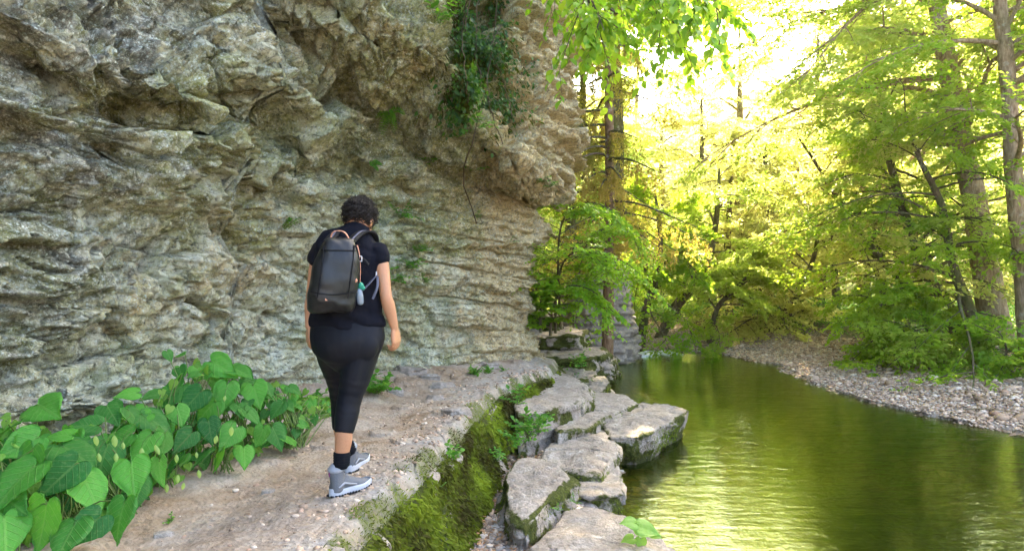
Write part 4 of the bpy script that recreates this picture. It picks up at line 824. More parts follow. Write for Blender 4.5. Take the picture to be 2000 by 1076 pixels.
# boughs that reach down into view
def bough(name, path, rad, seed, mat, bark, label, leaf=.1, nsub=12, l2=.7, ntw=6, nlf=9, hang=.2, tiltn=.15, group=None, cat='branch', yb=1):
    r = np.random.RandomState(seed); tp = spline(path, 24); v, f = tube(tp, np.linspace(rad, .004, 24), 7, .1)
    loc = tp[0]; B = MB().add(v - loc, f); LP, LD, LN = [], [], []
    for j in range(nsub):
        k = int((.1 + .88*(j + r.rand())/nsub) * 22); td = tp[k+1] - tp[k]; td /= np.linalg.norm(td)
        pn = np.array([r.normal(0, tiltn), r.normal(0, tiltn), 1.]); sd2 = np.cross(pn, td); sd2 /= np.linalg.norm(sd2)+1e-9; sd2 *= (1 if j % 2 else -1)
        d2 = td*r.uniform(.4, .9) + sd2*r.uniform(.5, 1.); d2[2] -= hang*r.uniform(.3, 1.4); d2 /= np.linalg.norm(d2); L2 = l2*r.uniform(.5, 1.2)*(1.15 - .5*j/nsub)
        q2 = np.linspace(0, 1, 6)[:, None]; p2 = tp[k] + d2*L2*q2 + np.array([0, 0, -.25])*L2*q2**2
        v, f = tube(p2 - loc, np.linspace(max(.004, rad*.35), .002, 6), 4); B.add(v, f)
        for g in range(ntw):
            u3 = .08 + .92*(g + r.rand())/ntw; b3 = tp[k] + d2*L2*u3 + np.array([0, 0, -.25])*L2*u3**2; s3 = np.cross(pn, d2)*(1 if g % 2 else -1)
            d3 = d2*r.uniform(.5, 1.) + s3*r.uniform(.4, 1.); d3[2] -= hang*r.uniform(0, .8); d3 /= np.linalg.norm(d3); l3 = .38*L2*r.uniform(.6, 1.3)
            w = (np.arange(nlf) + .5)/nlf; s4 = np.cross(pn, d3); sg = np.where(np.arange(nlf) % 2, 1, -1)[:, None]
            LP.append(b3 + d3*l3*w[:, None] + np.array([0, 0, -.2])*l3*w[:, None]**2 + r.normal(0, .01, (nlf, 3))); LD.append(d3*.7 + s4*sg*.9 + r.normal(0, .2, (nlf, 3)) + [0, 0, -.25]); LN.append(pn + r.normal(0, .35, (nlf, 3)))
            v, f = tube(np.stack([b3 - loc, b3 + d3*l3*.9 - loc]), [.0025, .0015], 3); B.add(v, f)
    P = np.concatenate(LP) - loc; D_ = np.concatenate(LD); D_ /= np.linalg.norm(D_, axis=1)[:, None]; N = np.concatenate(LN); N /= np.linalg.norm(N, axis=1)[:, None]
    n = len(P); L = leaf*r.uniform(.6, 1.2, n); S_ = np.cross(D_, N); S_ /= np.linalg.norm(S_, axis=1)[:, None]; Un = np.cross(S_, D_)
    prof = [(0, .02), (.18, .24), (.42, .33), (.70, .24), (.9, .08), (1., .0)]
    V = []
    for u, wd in prof:
        c = P + D_*(L*u)[:, None] - Un*(L*.18*u*u)[:, None]
        V += [c - S_*(L*wd)[:, None] + Un*(L*wd*.35)[:, None], c, c + S_*(L*wd)[:, None] + Un*(L*wd*.35)[:, None]]
    V = np.stack(V, 1); m = len(prof); fc = []
    for i in range(m-1):
        for q in (0, 1): fc.append((i*3+q, i*3+q+1, i*3+q+4, i*3+q+3))
    Fc = (np.array(fc)[None] + (3*m)*np.arange(n)[:, None, None]).reshape(-1, 4); t = np.clip(r.rand(n), 0, 1)
    root = empty(name, tuple(loc)); tag(root, label, cat, group)
    B.build('branches', bark, root); MB().add(V.reshape(-1, 3), Fc, np.repeat(np.stack([t]*3, 1), 3*m, 0)).build('leaves', mat, root, False)
    return root
BG = 'bright beech boughs hanging in at the top'
for i, (pa, lb) in enumerate([
  ([At(1000, -260, 6.2), At(1090, -120, 6.0), At(1150, -10, 5.8), At(1180, 60, 5.6)], 'bright bough hanging beside the top of the cliff corner, leftmost of its group'),
  ([At(1050, -300, 6.6), At(1180, -150, 6.3), At(1260, -50, 6.0), At(1310, 30, 5.8)], 'bright bough hanging right of the cliff, between two others'),
  ([At(1100, -260, 6.4), At(1270, -170, 6.0), At(1360, -60, 5.7), At(1415, 45, 5.5)], 'bright bough whose last leaves hang against the white sky'),
  ([At(1010, -120, 7.2), At(1080, -60, 7.0), At(1160, -40, 6.8), At(1260, 0, 6.6)], 'bright bough running along the top edge of the photo'),
  ([At(1100, -80, 8.2), At(1180, 10, 8.0), At(1250, 40, 7.8), At(1340, 60, 7.6)], 'smaller-leaved bough behind the three hanging ones')]):
    bough('beech_branch', pa, .02, 150+i, BRIGHT, BARK, lb, leaf=.095 if i < 4 else .08, nsub=13, l2=.75, ntw=6, nlf=7, hang=.45, group=BG)
# young beech past the corner, its sprays drooping right
SG_ = 'sprays of the green sapling past the cliff corner'
for i, (pa, lb, l2) in enumerate([
  ([At(1095, 640, 11.6), At(1090, 520, 11.3), At(1100, 430, 11), At(1150, 395, 10.8), At(1215, 420, 10.6)], 'highest green sapling by the cliff corner, arching right', .9),
  ([At(1085, 650, 11.2), At(1088, 560, 10.9), At(1110, 500, 10.6), At(1170, 490, 10.4), At(1250, 530, 10.2)], 'green sapling past the corner with long flat sprays at mid height', .95),
  ([At(1075, 655, 10.8), At(1080, 600, 10.6), At(1110, 560, 10.4), At(1160, 570, 10.2), At(1205, 620, 10.0)], 'lowest green sapling, drooping to the water beyond the slabs', .5),
  ([At(1056, 650, 10.6), At(1056, 600, 10.6), At(1062, 565, 10.5), At(1075, 545, 10.5)], 'small green sapling hugging the foot of the cliff corner', .28),
  ([At(1120, 640, 12.6), At(1130, 540, 12.4), At(1150, 470, 12.2), At(1200, 440, 12), At(1260, 470, 11.8)], 'green sapling set farther back behind the others by the corner', 1.0)]):
    bough('beech_sapling', pa, .025, 170+i, BRIGHT, BARK, lb, leaf=.075, nsub=24, l2=l2, ntw=9, nlf=9, hang=.22, group='green saplings past the cliff corner', cat='sapling')
# old conifer with brown hanging drapes
def conifer(base, H, seed, label):
    r = np.random.RandomState(seed); B = MB(); tp = spline([(0, 0, 0), (.05, 0, H*.4), (-.1, .05, H)], 20); v, f = tube(tp, np.linspace(.13, .05, 20), 10, .1); T = MB().add(v, f)
    P, D_, L_ = [], [], []
    for i in range(64):
        z = 2.3 + (H - 2.4)*((i + r.rand())/64)**1.5; a = r.uniform(0, 6.28); L = r.uniform(.8, 2.1); m = 10; q = np.linspace(0, 1, m)[:, None]
        d = np.array([math.cos(a), math.sin(a), 0]); pth = np.array([0, 0, z]) + d*L*q + np.array([0, 0, 1])*(.12*L*q - .62*L*q**2 + .2*L*q**4)
        v, f = tube(pth, np.linspace(.03, .006, m), 5); B.add(v, f)
        for j in range(34):
            u = .12 + .88*r.rand(); k = u*(m-1); k0 = min(int(k), m-2); b = pth[k0] + (pth[k0+1]-pth[k0])*(k-k0); hl = r.uniform(.2, .6); n = int(hl*52)
            w = r.rand(n)[:, None]; s = np.array([r.normal(0, .12), r.normal(0, .12), -1.]); P.append(b + s*hl*w + r.normal(0, .015, (n, 3)))
            D_.append(np.stack([r.normal(0, .6, n), r.normal(0, .6, n), -r.uniform(.4, 1, n)], 1)); L_.append(r.uniform(.04, .09, n))
    P = np.concatenate(P); D_ = np.concatenate(D_); D_ /= np.linalg.norm(D_, axis=1)[:, None]; L_ = np.concatenate(L_)
    v, f, c = leaf_cloud(P, D_, r.normal(0, 1, (len(P), 3)), L_, .17, np.repeat(np.clip(r.rand(len(P))*.6+.4*(P[:, 2] % 1.3 > .6), 0, 1)[:, None], 3, 1), .05)
    root = empty('spruce_tree', base); tag(root, label, 'tree'); T.build('trunk', mat_bark('bark_rusty', (.10, .055, .03), (.30, .19, .11), .2), root); B.build('branches', BARK, root)
    MB().add(v, f, c).build('crown', mat_leaf('needle_olive', (.12, .13, .02), (.32, .24, .07), .5, ((.42, .46, .04), (.70, .52, .12)), .6, .2), root, False)
conifer((1.95, 14.0, -.5), 11, 190, 'old spruce with rusty trunk and brown hanging drapes of twigs, beyond the cliff corner')

# trees added across the water, crowns unseen, to keep sun off the path
for (x, y, h, sd_, lb) in [(2.6, 18.9, 17, 195, 'added tall slim-trunked shade tree beyond the rapids, its crown above the photo'), (3.5, 23.6, 18, 196, 'added tall slim-trunked shade tree beyond the back of the gravel, crown above the photo'), (-1.5, 17.5, 16, 197, 'added tall shade tree on the slope hidden behind the cliff corner')]:
    tree('beech_tree', [(x, y, gz(x, y) - .1), (x+.2, y, h*.35), (x-.1, y, h*.7), (x, y, h)], [.2, .17, .13, .05], sd_, LIME, BARK, lb, group=FG, limbs=44, h0=.58, L0=7.5, leaf=.17, nsub=10, ntw=8, nlf=15, up=.25, droop=.12, taper=.2)
# ================================================================== plants
M_BROAD = mat_leaf('leaf_broad', (.014, .10, .018), (.085, .31, .035), .32, ((.06, .38, .03), (.24, .62, .04)), .55, .25, True)
M_BROADL = mat_leaf('leaf_young', (.08, .24, .02), (.20, .38, .05), .40, ((.20, .50, .03), (.42, .62, .06)), .45, .35, True)
M_HERB = mat_leaf('leaf_herb', (.04, .16, .015), (.12, .30, .03), .4, ((.12, .40, .02), (.30, .56, .03)), .5, .3)
M_IVY = mat_leaf('leaf_ivy', (.015, .055, .01), (.06, .15, .015), .3, ((.05, .2, .01), (.2, .4, .02)), .45, .3)
M_STEM = mat_simple('stem_green', (.12, .18, .04), .6, .3); M_VINE = mat_simple('stem_brown', (.09, .065, .04), .9, .1)
_hp = np.array([(0, .07), (.07, -.04), (.18, -.11), (.31, -.10), (.42, -.01), (.485, .14), (.49, .30), (.43, .46), (.33, .61), (.21, .76), (.10, .90), (.03, 1.0), (0, 1.05)])
_ho = spline(_hp, 25); HO = np.concatenate([_ho, (_ho * [-1, 1])[::-1][1:-1]])
def heart_leaf(r, curl=.25, fold=.22):
    n = len(HO); ser = 1 + .028 * np.sin(np.arange(n)*2.1 + r.rand()*6) * (HO[:, 1] > .0)
    rings = [0, .3, .55, .78, .93, 1.0]; V = []
    ym = np.clip(HO[:, 1]*.8 + .12, .1, 1.02)
    for s in rings:
        x = HO[:, 0]*s*(ser if s > .9 else 1); y = ym*(1-s) + HO[:, 1]*s
        z = fold*np.abs(x)*.6 - curl*(np.clip(y, 0, 2)**2)*.7 - .30*x*x + .022*np.sin(y*26 - np.abs(x)*22)*s*(1-.3*s) + .03*np.sin(x*9+r.rand()*6)*s
        V.append(np.stack([x, y, z], 1))
    return np.concatenate(V), grid_faces(len(rings), n, True)
def frame(V, base, d, nrm, size):
    d = np.asarray(d, float); d /= np.linalg.norm(d); nrm = np.asarray(nrm, float); x = np.cross(d, nrm); x /= np.linalg.norm(x); z = np.cross(x, d)
    return np.asarray(base) + (V[:, 0:1]*x + V[:, 1:2]*d + V[:, 2:3]*z) * size
rp = np.random.RandomState(12)
# (px, py of the leaf's middle, distance, width in photo pixels, tip direction in the image: degrees clockwise from right)
LEAVES = [(30,940,3.02,125,120),(88,1020,3.0,105,75),(232,1012,3.15,84,85),(178,960,3.25,95,80),(258,930,3.4,84,70),(150,885,3.4,105,25),(88,797,3.7,95,10),(40,870,3.3,80,150),
 (10,840,3.5,60,160),(375,782,4.3,70,90),(302,822,4.0,84,20),(335,770,4.4,84,120),(432,716,4.7,88,10),(470,724,4.75,70,15),(352,727,4.6,36,60),(330,695,4.6,28,40),(352,692,4.7,26,120),
 (322,862,3.9,62,60),(500,770,4.8,60,70),(492,812,4.6,55,30),(540,850,4.7,60,60),(565,858,4.75,52,20),(478,888,4.35,58,75),(430,895,4.25,55,85),(310,920,3.8,64,90),(250,768,4.1,44,170),(216,805,3.9,60,20),
 (410,840,4.25,60,60),(450,850,4.3,66,100),(385,730,4.7,44,60),(525,760,4.9,40,60),(560,790,5.0,44,30),(440,770,4.6,66,80),(405,800,4.4,60,110),(360,860,4.1,62,95),(280,870,3.7,80,110),(120,930,3.2,90,100),
 (60,905,3.15,80,60),(200,900,3.5,84,95),(340,905,3.95,56,70),(395,890,4.15,56,100),(510,850,4.5,46,100),(470,800,4.6,50,40),(590,820,5.1,42,40),(575,760,5.1,36,20),(610,790,5.3,30,50),(130,1050,2.95,90,95),(10,1040,2.9,100,60),
 (170,1030,3.05,80,120),(270,960,3.5,64,60),(230,860,3.7,70,150),(165,830,3.7,60,170),(20,980,3.0,90,40),(300,770,4.35,50,200),(265,815,3.95,56,40),(540,800,4.85,46,110),(480,745,4.85,46,150),(420,745,4.75,44,190),(350,810,4.2,60,60)]
PL = [  # plant bases: (px of centre, distance), label
 (20, 3.15, 'dark broad-leaved plant in the bottom left corner with the largest leaves'), (140, 3.3, 'broad-leaved plant next to the corner one, its leaves hanging over the path edge'),
 (85, 3.75, 'broad-leaved plant at the left edge whose top leaf stands against the rock'), (240, 3.6, 'broad-leaved plant with many pale green seed pods'), (310, 4.05, 'broad-leaved plant in the middle of the bed, pods hanging low over the path'),
 (360, 4.5, 'tallest broad-leaved plant, its top leaves highest against the cliff'), (440, 4.35, 'broad-leaved plant in front of the tallest one, spilling to the path'), (480, 4.75, 'broad-leaved plant right of the tallest one, with a wide flat top leaf'), (570, 4.95, 'broad-leaved plant nearest the hiker, dusty lower leaves')]
PB = [np.array([(c - CX)/F*y, y, 0.]) for c, y, _ in PL]
LF = [MB() for _ in PL]; LY = [MB() for _ in PL]; ST = [MB() for _ in PL]; PD = [MB() for _ in PL]
PXc = np.array([c for c, _, _ in PL]); PYc = np.array([y for _, y, _ in PL])
allL = list(LEAVES)
ctop = lambda px: np.interp(px, [-40, 40, 120, 200, 300, 340, 400, 470, 560, 620, 660], [800, 800, 830, 820, 770, 705, 690, 715, 740, 760, 800])
cbot = lambda px: np.interp(px, [-40, 100, 260, 330, 440, 520, 600, 660], [1090, 1080, 1040, 960, 925, 905, 850, 820])
cY = lambda px, f: np.interp(px, [-40, 100, 250, 400, 500, 640], [3.25, 3.45, 3.9, 4.6, 4.9, 5.4]) - .38*f
for _ in range(760):
    px = rp.uniform(-40, 650); f = rp.rand()**.85; py = ctop(px) + 12 + (cbot(px) - ctop(px) - 30)*f; Y_ = cY(px, f) + rp.uniform(.0, .35); big = np.interp(px, [0, 250, 450, 640], [62, 48, 36, 22])
    allL.append((px, py, Y_, big*(.25 + .85*rp.rand()**1.6), rp.uniform(10, 170)))
for k, (px, py, Yd, wpx_, ang) in enumerate(allL):
    c = At(px, py, Yd); size = wpx_/F*Yd / .98 * 1.05; size = min(size, .27) * (.9 if px < 280 else .82)
    if c[2] < .03: c[2] = .03 + rp.rand()*.05
    a = math.radians(ang + rp.normal(0, 16)); d = np.array([math.cos(a), -.55 + rp.normal(0, .4), -math.sin(a)*.7]); nrm = np.array([rp.normal(.1, .5), -.4 + rp.normal(0, .42), .95])
    d /= np.linalg.norm(d); V, Fc = heart_leaf(rp, rp.uniform(.15, .4), rp.uniform(.15, .4)); V[:, 0] *= rp.uniform(.82, 1.0)
    base = c - d*size*.45; W = frame(V, base, d, nrm, size)
    j = int(np.argmin((PXc - px)**2/90**2 + (PYc - Yd)**2/.35**2 + rp.rand()*.3))
    young = size < .075; tone = np.clip(rp.rand()**1.4 + .25*(py < ctop(px) + 60), 0, 1); shade = np.ones(len(V))*tone
    (LY if young else LF)[j].add(W, Fc, np.stack([shade, np.abs(V[:, 0])*2, V[:, 1]], 1))
    g0 = PB[j] + np.array([rp.normal(0, .05), rp.normal(0, .05), 0]); midp = (g0*.45 + base*.55) + np.array([rp.normal(0, .03), rp.normal(0, .03), .06])
    if k < len(LEAVES) or rp.rand() < .5:
        v, f = tube(spline([g0, midp, base - [0, 0, .015], base + d*size*.1], 9), np.linspace(.0045, .002, 9), 5); ST[j].add(v, f)
for (px, py, Yd) in [(194, 893, 3.4), (227, 893, 3.4), (224, 861, 3.5), (277, 884, 3.5), (307, 878, 3.6), (345, 895, 3.8), (358, 949, 3.75), (347, 935, 3.75), (389, 925, 3.85), (384, 888, 3.9), (422, 858, 4.1), (326, 953, 3.7), (439, 778, 4.4), (452, 842, 4.2), (188, 860, 3.45), (241, 870, 3.45)]:
    c = At(px, py, Yd); j = int(np.argmin((PXc - px)**2/90**2 + (PYc - Yd)**2/.35**2)); L = .055*rp.uniform(.6, 1.2)
    u = np.linspace(0, 1, 8)[:, None]; d = np.array([rp.normal(0, .15), rp.normal(0, .1), -1.]); rowsV = []
    for s_ in (-1, -.5, 0, .5, 1):
        rowsV.append(c + d*L*(u-.5) + np.array([1, rp.normal(0, .02), 0])*s_*L*.26*np.sin(np.pi*u)**.8 + np.array([0, -1, 0])*.006*(1-s_**2)*np.sin(np.pi*u))
    PD[j].add(np.concatenate(rowsV), grid_faces(5, 8), (.9, .9, .9)); v, f = tube(spline([c - d*L*.5, c + [.01, 0, .06], c + [.05, .06, .12]], 6), .0012, 4); ST[j].add(v, f)
M_POD = mat_leaf('seed_pod', (.30, .45, .10), (.40, .55, .16), .4, ((.4, .6, .1), (.5, .7, .15)), .5, .3)
for j, (c, y, lb) in enumerate(PL):
    rt = empty('broadleaf_plant', tuple(PB[j])); tag(rt, lb, 'plant', 'broad-leaved plants in the bed below the cliff'); off = Matrix.Translation(-Vector(PB[j]))
    for v_, q_, c_ in zip(PD[j].v, PD[j].q, PD[j].c): o = MB().add(v_, grid_faces(5, 8), c_).build('seed_pod', M_POD, rt, True); o.data.transform(off)
    for mb, nm, mt, sm in ((ST[j], 'stems', M_STEM, True), (LF[j], 'leaves', M_BROAD, True), (LY[j], 'young_leaves', M_BROADL, True)):
        if mb.n: o = mb.build(nm, mt, rt, sm); o.data.transform(off)
# ------------------------------------------------------------------ small herbs, ferns, grass
def herb(base, nrm, size, n, seed, mat=None, leaf=.3, label='', cat='plant', group=None, name='herb_plant', lean=.5, pinn=5):
    r = np.random.RandomState(seed); base = np.asarray(base, float); nrm = np.asarray(nrm, float); S_, L_ = MB(), MB()
    for i in range(n):
        a = r.uniform(0, 6.28); d = nrm*lean*r.uniform(.2, 1.6) + np.array([math.cos(a)*.7, math.sin(a)*.7, r.uniform(.1, 1.1)]); d /= np.linalg.norm(d); l = size*r.uniform(.45, 1.1)
        p = spline([[0, 0, 0], d*l*.5 + [0, 0, .05*l], d*l - [0, 0, .10*l]], 7) + r.normal(0, size*.08, 3)*[1, 1, 0]
        v, f = tube(p, np.linspace(.0028, .0012, 7), 4); S_.add(v, f); td = p[-1]-p[-2]; td /= np.linalg.norm(td); side = np.cross(td, [0, 0, 1]); side /= np.linalg.norm(side)+1e-9
        for k in range(pinn):
            u = .35 + .65*k/max(1, pinn-1); b = p[min(6, int(u*6))]
            for sg in ((1, -1) if k < pinn-1 else (0,)):
                dd = td*(.5 if sg else 1) + side*sg + r.normal(0, .18, 3) + [0, 0, -.1]; nn = np.array([0, -.35, 1.]) + r.normal(0, .3, 3)
                V, Fc = LEAFLET; L_.add(frame(V, b, dd, nn, l*leaf*r.uniform(.6, 1.15)), Fc, [r.rand()]*3)
    rt = empty(name, tuple(base)); tag(rt, label, cat, group); S_.build('stems', M_STEM, rt); L_.build('leaves', mat or M_HERB, rt, False); return rt
def _leaflet():
    prof = [(0, .02), (.12, .20), (.3, .33), (.5, .34), (.72, .22), (.9, .08), (1., .0)]; V = []
    for u, w_ in prof: V += [(-w_, u, .25*w_ - .15*u*u), (0, u, -.15*u*u), (w_, u, .25*w_ - .15*u*u)]
    m = len(prof); return np.array(V), np.array([(i*3+q, i*3+q+1, i*3+q+4, i*3+q+3) for i in range(m-1) for q in (0, 1)])
LEAFLET = _leaflet()
def fern(base, nrm, size, n, seed, label, group=None):
    r = np.random.RandomState(seed); S_, L_ = MB(), MB(); base = np.asarray(base, float); nrm = np.asarray(nrm, float)
    for i in range(n):
        a = r.uniform(0, 6.28); d = nrm*.7 + np.array([math.cos(a)*.6, math.sin(a)*.6, r.uniform(-.3, .8)]); d /= np.linalg.norm(d); l = size*r.uniform(.6, 1.1); m = 14
        p = spline([[0, 0, 0], d*l*.5 + [0, 0, .06*l], d*l - [0, 0, .3*l]], m); v, f = tube(p, np.linspace(.002, .0008, m), 3); S_.add(v, f)
        for k in range(2, m):
            td = p[k]-p[k-1]; td /= np.linalg.norm(td); side = np.cross(td, nrm + [0, 0, .6]); side /= np.linalg.norm(side)+1e-9
            for sg in (1, -1):
                ll = l*.26*math.sin(math.pi*(k/m*.85+.12)); V, Fc = LEAFLET; W = V*[.55, 1, 1]; L_.add(frame(W, p[k], side*sg + td*.35, nrm + [0, 0, .5] + r.normal(0, .1, 3), ll), Fc, [r.rand()]*3)
    rt = empty('fern', tuple(base)); tag(rt, label, 'fern', group); S_.build('stems', M_STEM, rt); L_.build('fronds', M_HERB, rt, False)
# on the cliff face
for i, (px, py, sz, n, kd, lb) in enumerate([(762, 226, .20, 9, 'f', 'small fern hanging under the rock roof'), (716, 318, .16, 6, 'f', 'small fern in a crack left of the big roof shadow'), (552, 452, .2, 10, 'h', 'small weed in an ochre crack left of the hiker'),
   (848, 325, .2, 7, 'h', 'leafy sprig on the ledge below the rock roof'), (1047, 366, .2, 8, 'h', 'little plant on the lip below the orange corner block'), (1078, 372, .15, 6, 'h', 'tiny plant at the very edge of the corner block'), (930, 258, .25, 9, 'h', 'leafy sprig at the bottom of the ivy cleft'),
   (985, 190, .25, 8, 'h', 'leafy sprig on the orange block by the ivy cleft'), (790, 430, .22, 12, 'h', 'weed on the rock just right above the hiker shoulder'), (820, 495, .2, 12, 'h', 'upper clump of weeds on the wall beside the hiker arm'), (800, 525, .25, 16, 'h', 'thick clump of weeds on the wall beside the hiker elbow'),
   (778, 555, .25, 14, 'h', 'clump of weeds on the wall just behind the hiker elbow'), (835, 545, .18, 9, 'h', 'rightmost clump of weeds on the wall beside the hiker'), (935, 340, .18, 6, 'h', 'sprig under the middle of the roof ledge'), (970, 305, .16, 5, 'h', 'sprig dangling from the right end of the roof'), (935, 425, .14, 5, 'h', 'lone sprig on the wall below the roof'), (860, 55, .3, 12, 'h', 'bushy sprig left of the ivy cleft near the top'), (1000, 480, .12, 5, 'h', 'tiny weed on the layered wall near the corner')]):
    p, nn = cliff_hit(px, py)
    if p is None: continue
    if kd == 'f': fern(p, nn, sz, n, 200+i, lb, 'small plants rooted on the cliff')
    else: herb(p, nn, sz, n, 200+i, label=lb, group='small plants rooted on the cliff', leaf=.24)
# foot of the cliff and ledge
for i, (px, py, z, sz, n, lb) in enumerate([(735, 760, .05, .26, 34, 'dense green weeds at the cliff foot behind the hiker legs'), (752, 748, .05, .2, 20, 'low weeds at the cliff foot right of the dense ones'), (925, 722, .06, .14, 24, 'low green mat of weeds at the cliff foot near the corner'), (955, 718, .06, .12, 18, 'smaller green mat of weeds nearest the corner'), (985, 712, .06, .1, 12, 'tuft at the very foot of the cliff corner'),
   (1012, 790, -.12, .22, 9, 'upright leafy plant on the mossy rim at its far bend'), (1030, 850, -.38, .26, 22, 'leafy plant in the gully against the moss wall, biggest there'), (1050, 835, -.35, .22, 14, 'leafy plant in the gully beside the stepped slabs'), (1012, 868, -.42, .2, 14, 'leafy plant low on the moss wall left of the biggest one'), (972, 900, -.45, .14, 8, 'small pale plant at the foot of the moss wall'),
   (885, 905, -.18, .17, 8, 'small plant growing from the middle of the moss wall'), (862, 950, -.2, .05, 3, 'seedling on the moss wall'), (950, 952, -.55, .05, 4, 'seedling at the foot of the moss wall'), (1090, 996, -.5, .07, 5, 'little rosette on the moss of the boulder'), (1125, 982, -.6, .09, 6, 'little plant between the boulder and the square slab'),
   (1133, 716, -.3, .3, 16, 'leafy plant on the mossy ledge at the water beyond the slabs'), (1158, 745, -.4, .08, 4, 'seedling on the farthest small block'), (600, 800, .03, .25, 26, 'feathery light green weed between the broad leaves and the hiker'), (625, 790, .03, .2, 16, 'feathery weed right behind the hiker left leg'), (335, 985, .02, .06, 6, 'tiny grass-green tuft on the path in front of the bed')]):
    p = U(px, py, z)
    if z > 0: p[2] = path_z(p[0], p[1]) - .01
    herb(p, (.1, -.3, .3), sz, n, 240+i, label=lb, group='small plants along the path and ledge', leaf=.26, mat=M_HERB)
# round-leaved plant on the bottom slab
bp = U(1245, 1066, -.6); S_, L_ = MB(), MB(); r = np.random.RandomState(6)
for (px, py, wp, an) in [(1230, 1020, 34, 200), (1262, 1032, 46, 20), (1228, 1052, 26, 170), (1252, 1060, 24, 90), (1278, 1042, 26, 30)]:
    c = At(px, py, bp[1]-.03); a = math.radians(an); d = np.array([math.cos(a), -.3, -math.sin(a)*.5]); d /= np.linalg.norm(d); sz = wp/F*bp[1]; V, Fc = heart_leaf(r, .2, .2)
    b = c - d*sz*.4; L_.add(frame(V, b, d, (0, -.5, .9), sz) - bp, Fc, [r.uniform(.4, .9)]*3); v, f = tube(spline([[r.normal(0, .01), 0, -.02], (b-bp)*.6 + [.01, 0, 0], b-bp], 7), .0016, 4); S_.add(v, f)
rt = empty('round_leaf_plant', tuple(bp)); tag(rt, 'small plant with five round leaves growing on the bottom edge slab', 'plant'); S_.build('stems', M_STEM, rt); L_.build('leaves', M_BROADL, rt)
# ivy in the cleft, with dark moss hanging
m = np.exp(-((CLPX[:, 0]-930)/48)**4 - ((CLPX[:, 1]-60)/170)**4) + .5*np.exp(-((CLPX[:, 0]-955)/60)**2-((CLPX[:, 1]-180)/60)**2)
m = m * ss(-.25, .25, fbm(CLV[:, 0]*2.2, CLV[:, 1]*2.2, CLV[:, 2]*2.2, o=3, s=61)) ; r = np.random.RandomState(9)
i = r.choice(len(CLV), 5200, p=m/m.sum()); P = CLV[i] + CLN[i]*r.uniform(.0, .22, (5200, 1)); D_ = CLN[i]*.4 + r.normal(0, .5, (5200, 3)) + [0, 0, -.7]; D_ /= np.linalg.norm(D_, axis=1)[:, None]
v, f, c = leaf_cloud(P, D_, CLN[i] + r.normal(0, .4, (5200, 3)), r.uniform(.03, .075, 5200), .36, np.repeat(np.clip(r.rand(5200)**1.5, 0, 1)[:, None], 3, 1))
b0 = np.array(P.mean(0)); rt = empty('ivy', tuple(b0)); tag(rt, 'dark ivy and creeper filling the cleft at the top of the cliff', 'ivy')
o = MB().add(v - b0, f, c).build('leaves', M_IVY, rt, False); S_ = MB()
for k, pts in enumerate([[(915, -40), (905, 60), (918, 150), (910, 240), (916, 330), (925, 430)], [(955, -40), (948, 60), (935, 140), (945, 210), (962, 290)], [(890, -30), (898, 80), (890, 150), (905, 200)], [(975, 60), (960, 120), (975, 180), (990, 240)], [(930, -40), (925, 80), (932, 170)]]):
    q = []
    for a, b in pts:
        h, nn = cliff_hit(a, b, 12)
        if h is not None: q.append(h + nn*.16)
    if len(q) > 2: vv_, ff_ = tube(spline(np.array(q), 26) + r.normal(0, .006, (26, 3)) - b0, .006 if k else .008, 5); S_.add(vv_, ff_)
S_.build('vines', M_VINE, rt)
V_, F_, T_ = tufts(CLV, CLN, 9000, .10, 71, 1.2, 0, m, .05)
o = MB().add(V_ - b0, F_, T_*.5).build('hanging_moss', M_MOSS, rt, False)
# moss and small growth on the cliff itself where it is green
m2 = np.clip(fbm(CLV[:, 0]*1.5, CLV[:, 1]*1.5, CLV[:, 2]*1.5, o=4, s=64) - .18, 0, 1) * np.clip(CLN[:, 2] + .5, .1, 1) * (CLPX[:, 0] > 380) + .02*(CLPX[:, 1] > 640)*(CLPX[:, 0] > 700)
V_, F_, T_ = tufts(CLV, CLN, 14000, .014, 72, .4, 0, m2); o = MB().add(V_, F_, T_*.7).build('moss', M_MOSS, cliff, False); tag(o, kind='stuff')
# undergrowth on both banks
def cover(name, n, box, seed, size, mat, f, hgt=.25):
    x, y = scat(n, *box, f, seed); z = ground(x, y); r = np.random.RandomState(seed); m = len(x); cl = np.clip(.5 + 1.3*fbm(x*1.1, y*1.1, o=3, s=seed), .05, 1)
    P = np.stack([x, y, z + r.rand(m)*hgt*cl], 1); D_ = r.normal(0, 1, (m, 3))*[1, 1, .4] + [0, -.2, .1]; D_ /= np.linalg.norm(D_, axis=1)[:, None]
    v, f_, c = leaf_cloud(P, D_, r.normal(0, .35, (m, 3)) + [0, -.2, 1], r.uniform(.6, 1.3, m)*size, .36, np.repeat(r.rand(m)[:, None], 3, 1)); o = MB().add(v, f_, c).build(name, mat, None, False); tag(o, kind='stuff')
def fgreen(x, y):
    z, d, o, rs = ground(x, y, True); return (d < 0) * ss(2.9, 4.4, o + .9*fbm(x*.6, y*.6, o=3, s=80)) * (1 - .95*np.exp(-((x-5.6)/2.4)**2-((y-23)/1.6)**2)) * (fbm(x*.7, y*.7, o=2, s=87) > -.35)
cover('undergrowth', 60000, (4, 24, 9, 34), 91, .075, M_HERB, fgreen, .45)
cover('undergrowth', 26000, (-3, 9, 14, 36), 92, .08, MID, fgreen, .5)
def fled(x, y): return (y > 10.6) * (x < np.interp(y, [10, 12, 14, 17], [.9, 1.5, 1.9, 2.2])) * (fbm(x*1.2, y*1.2, o=2, s=89) > 0)
cover('undergrowth', 9000, (-1, 2.6, 10.6, 18), 93, .05, M_HERB, fled, .3)
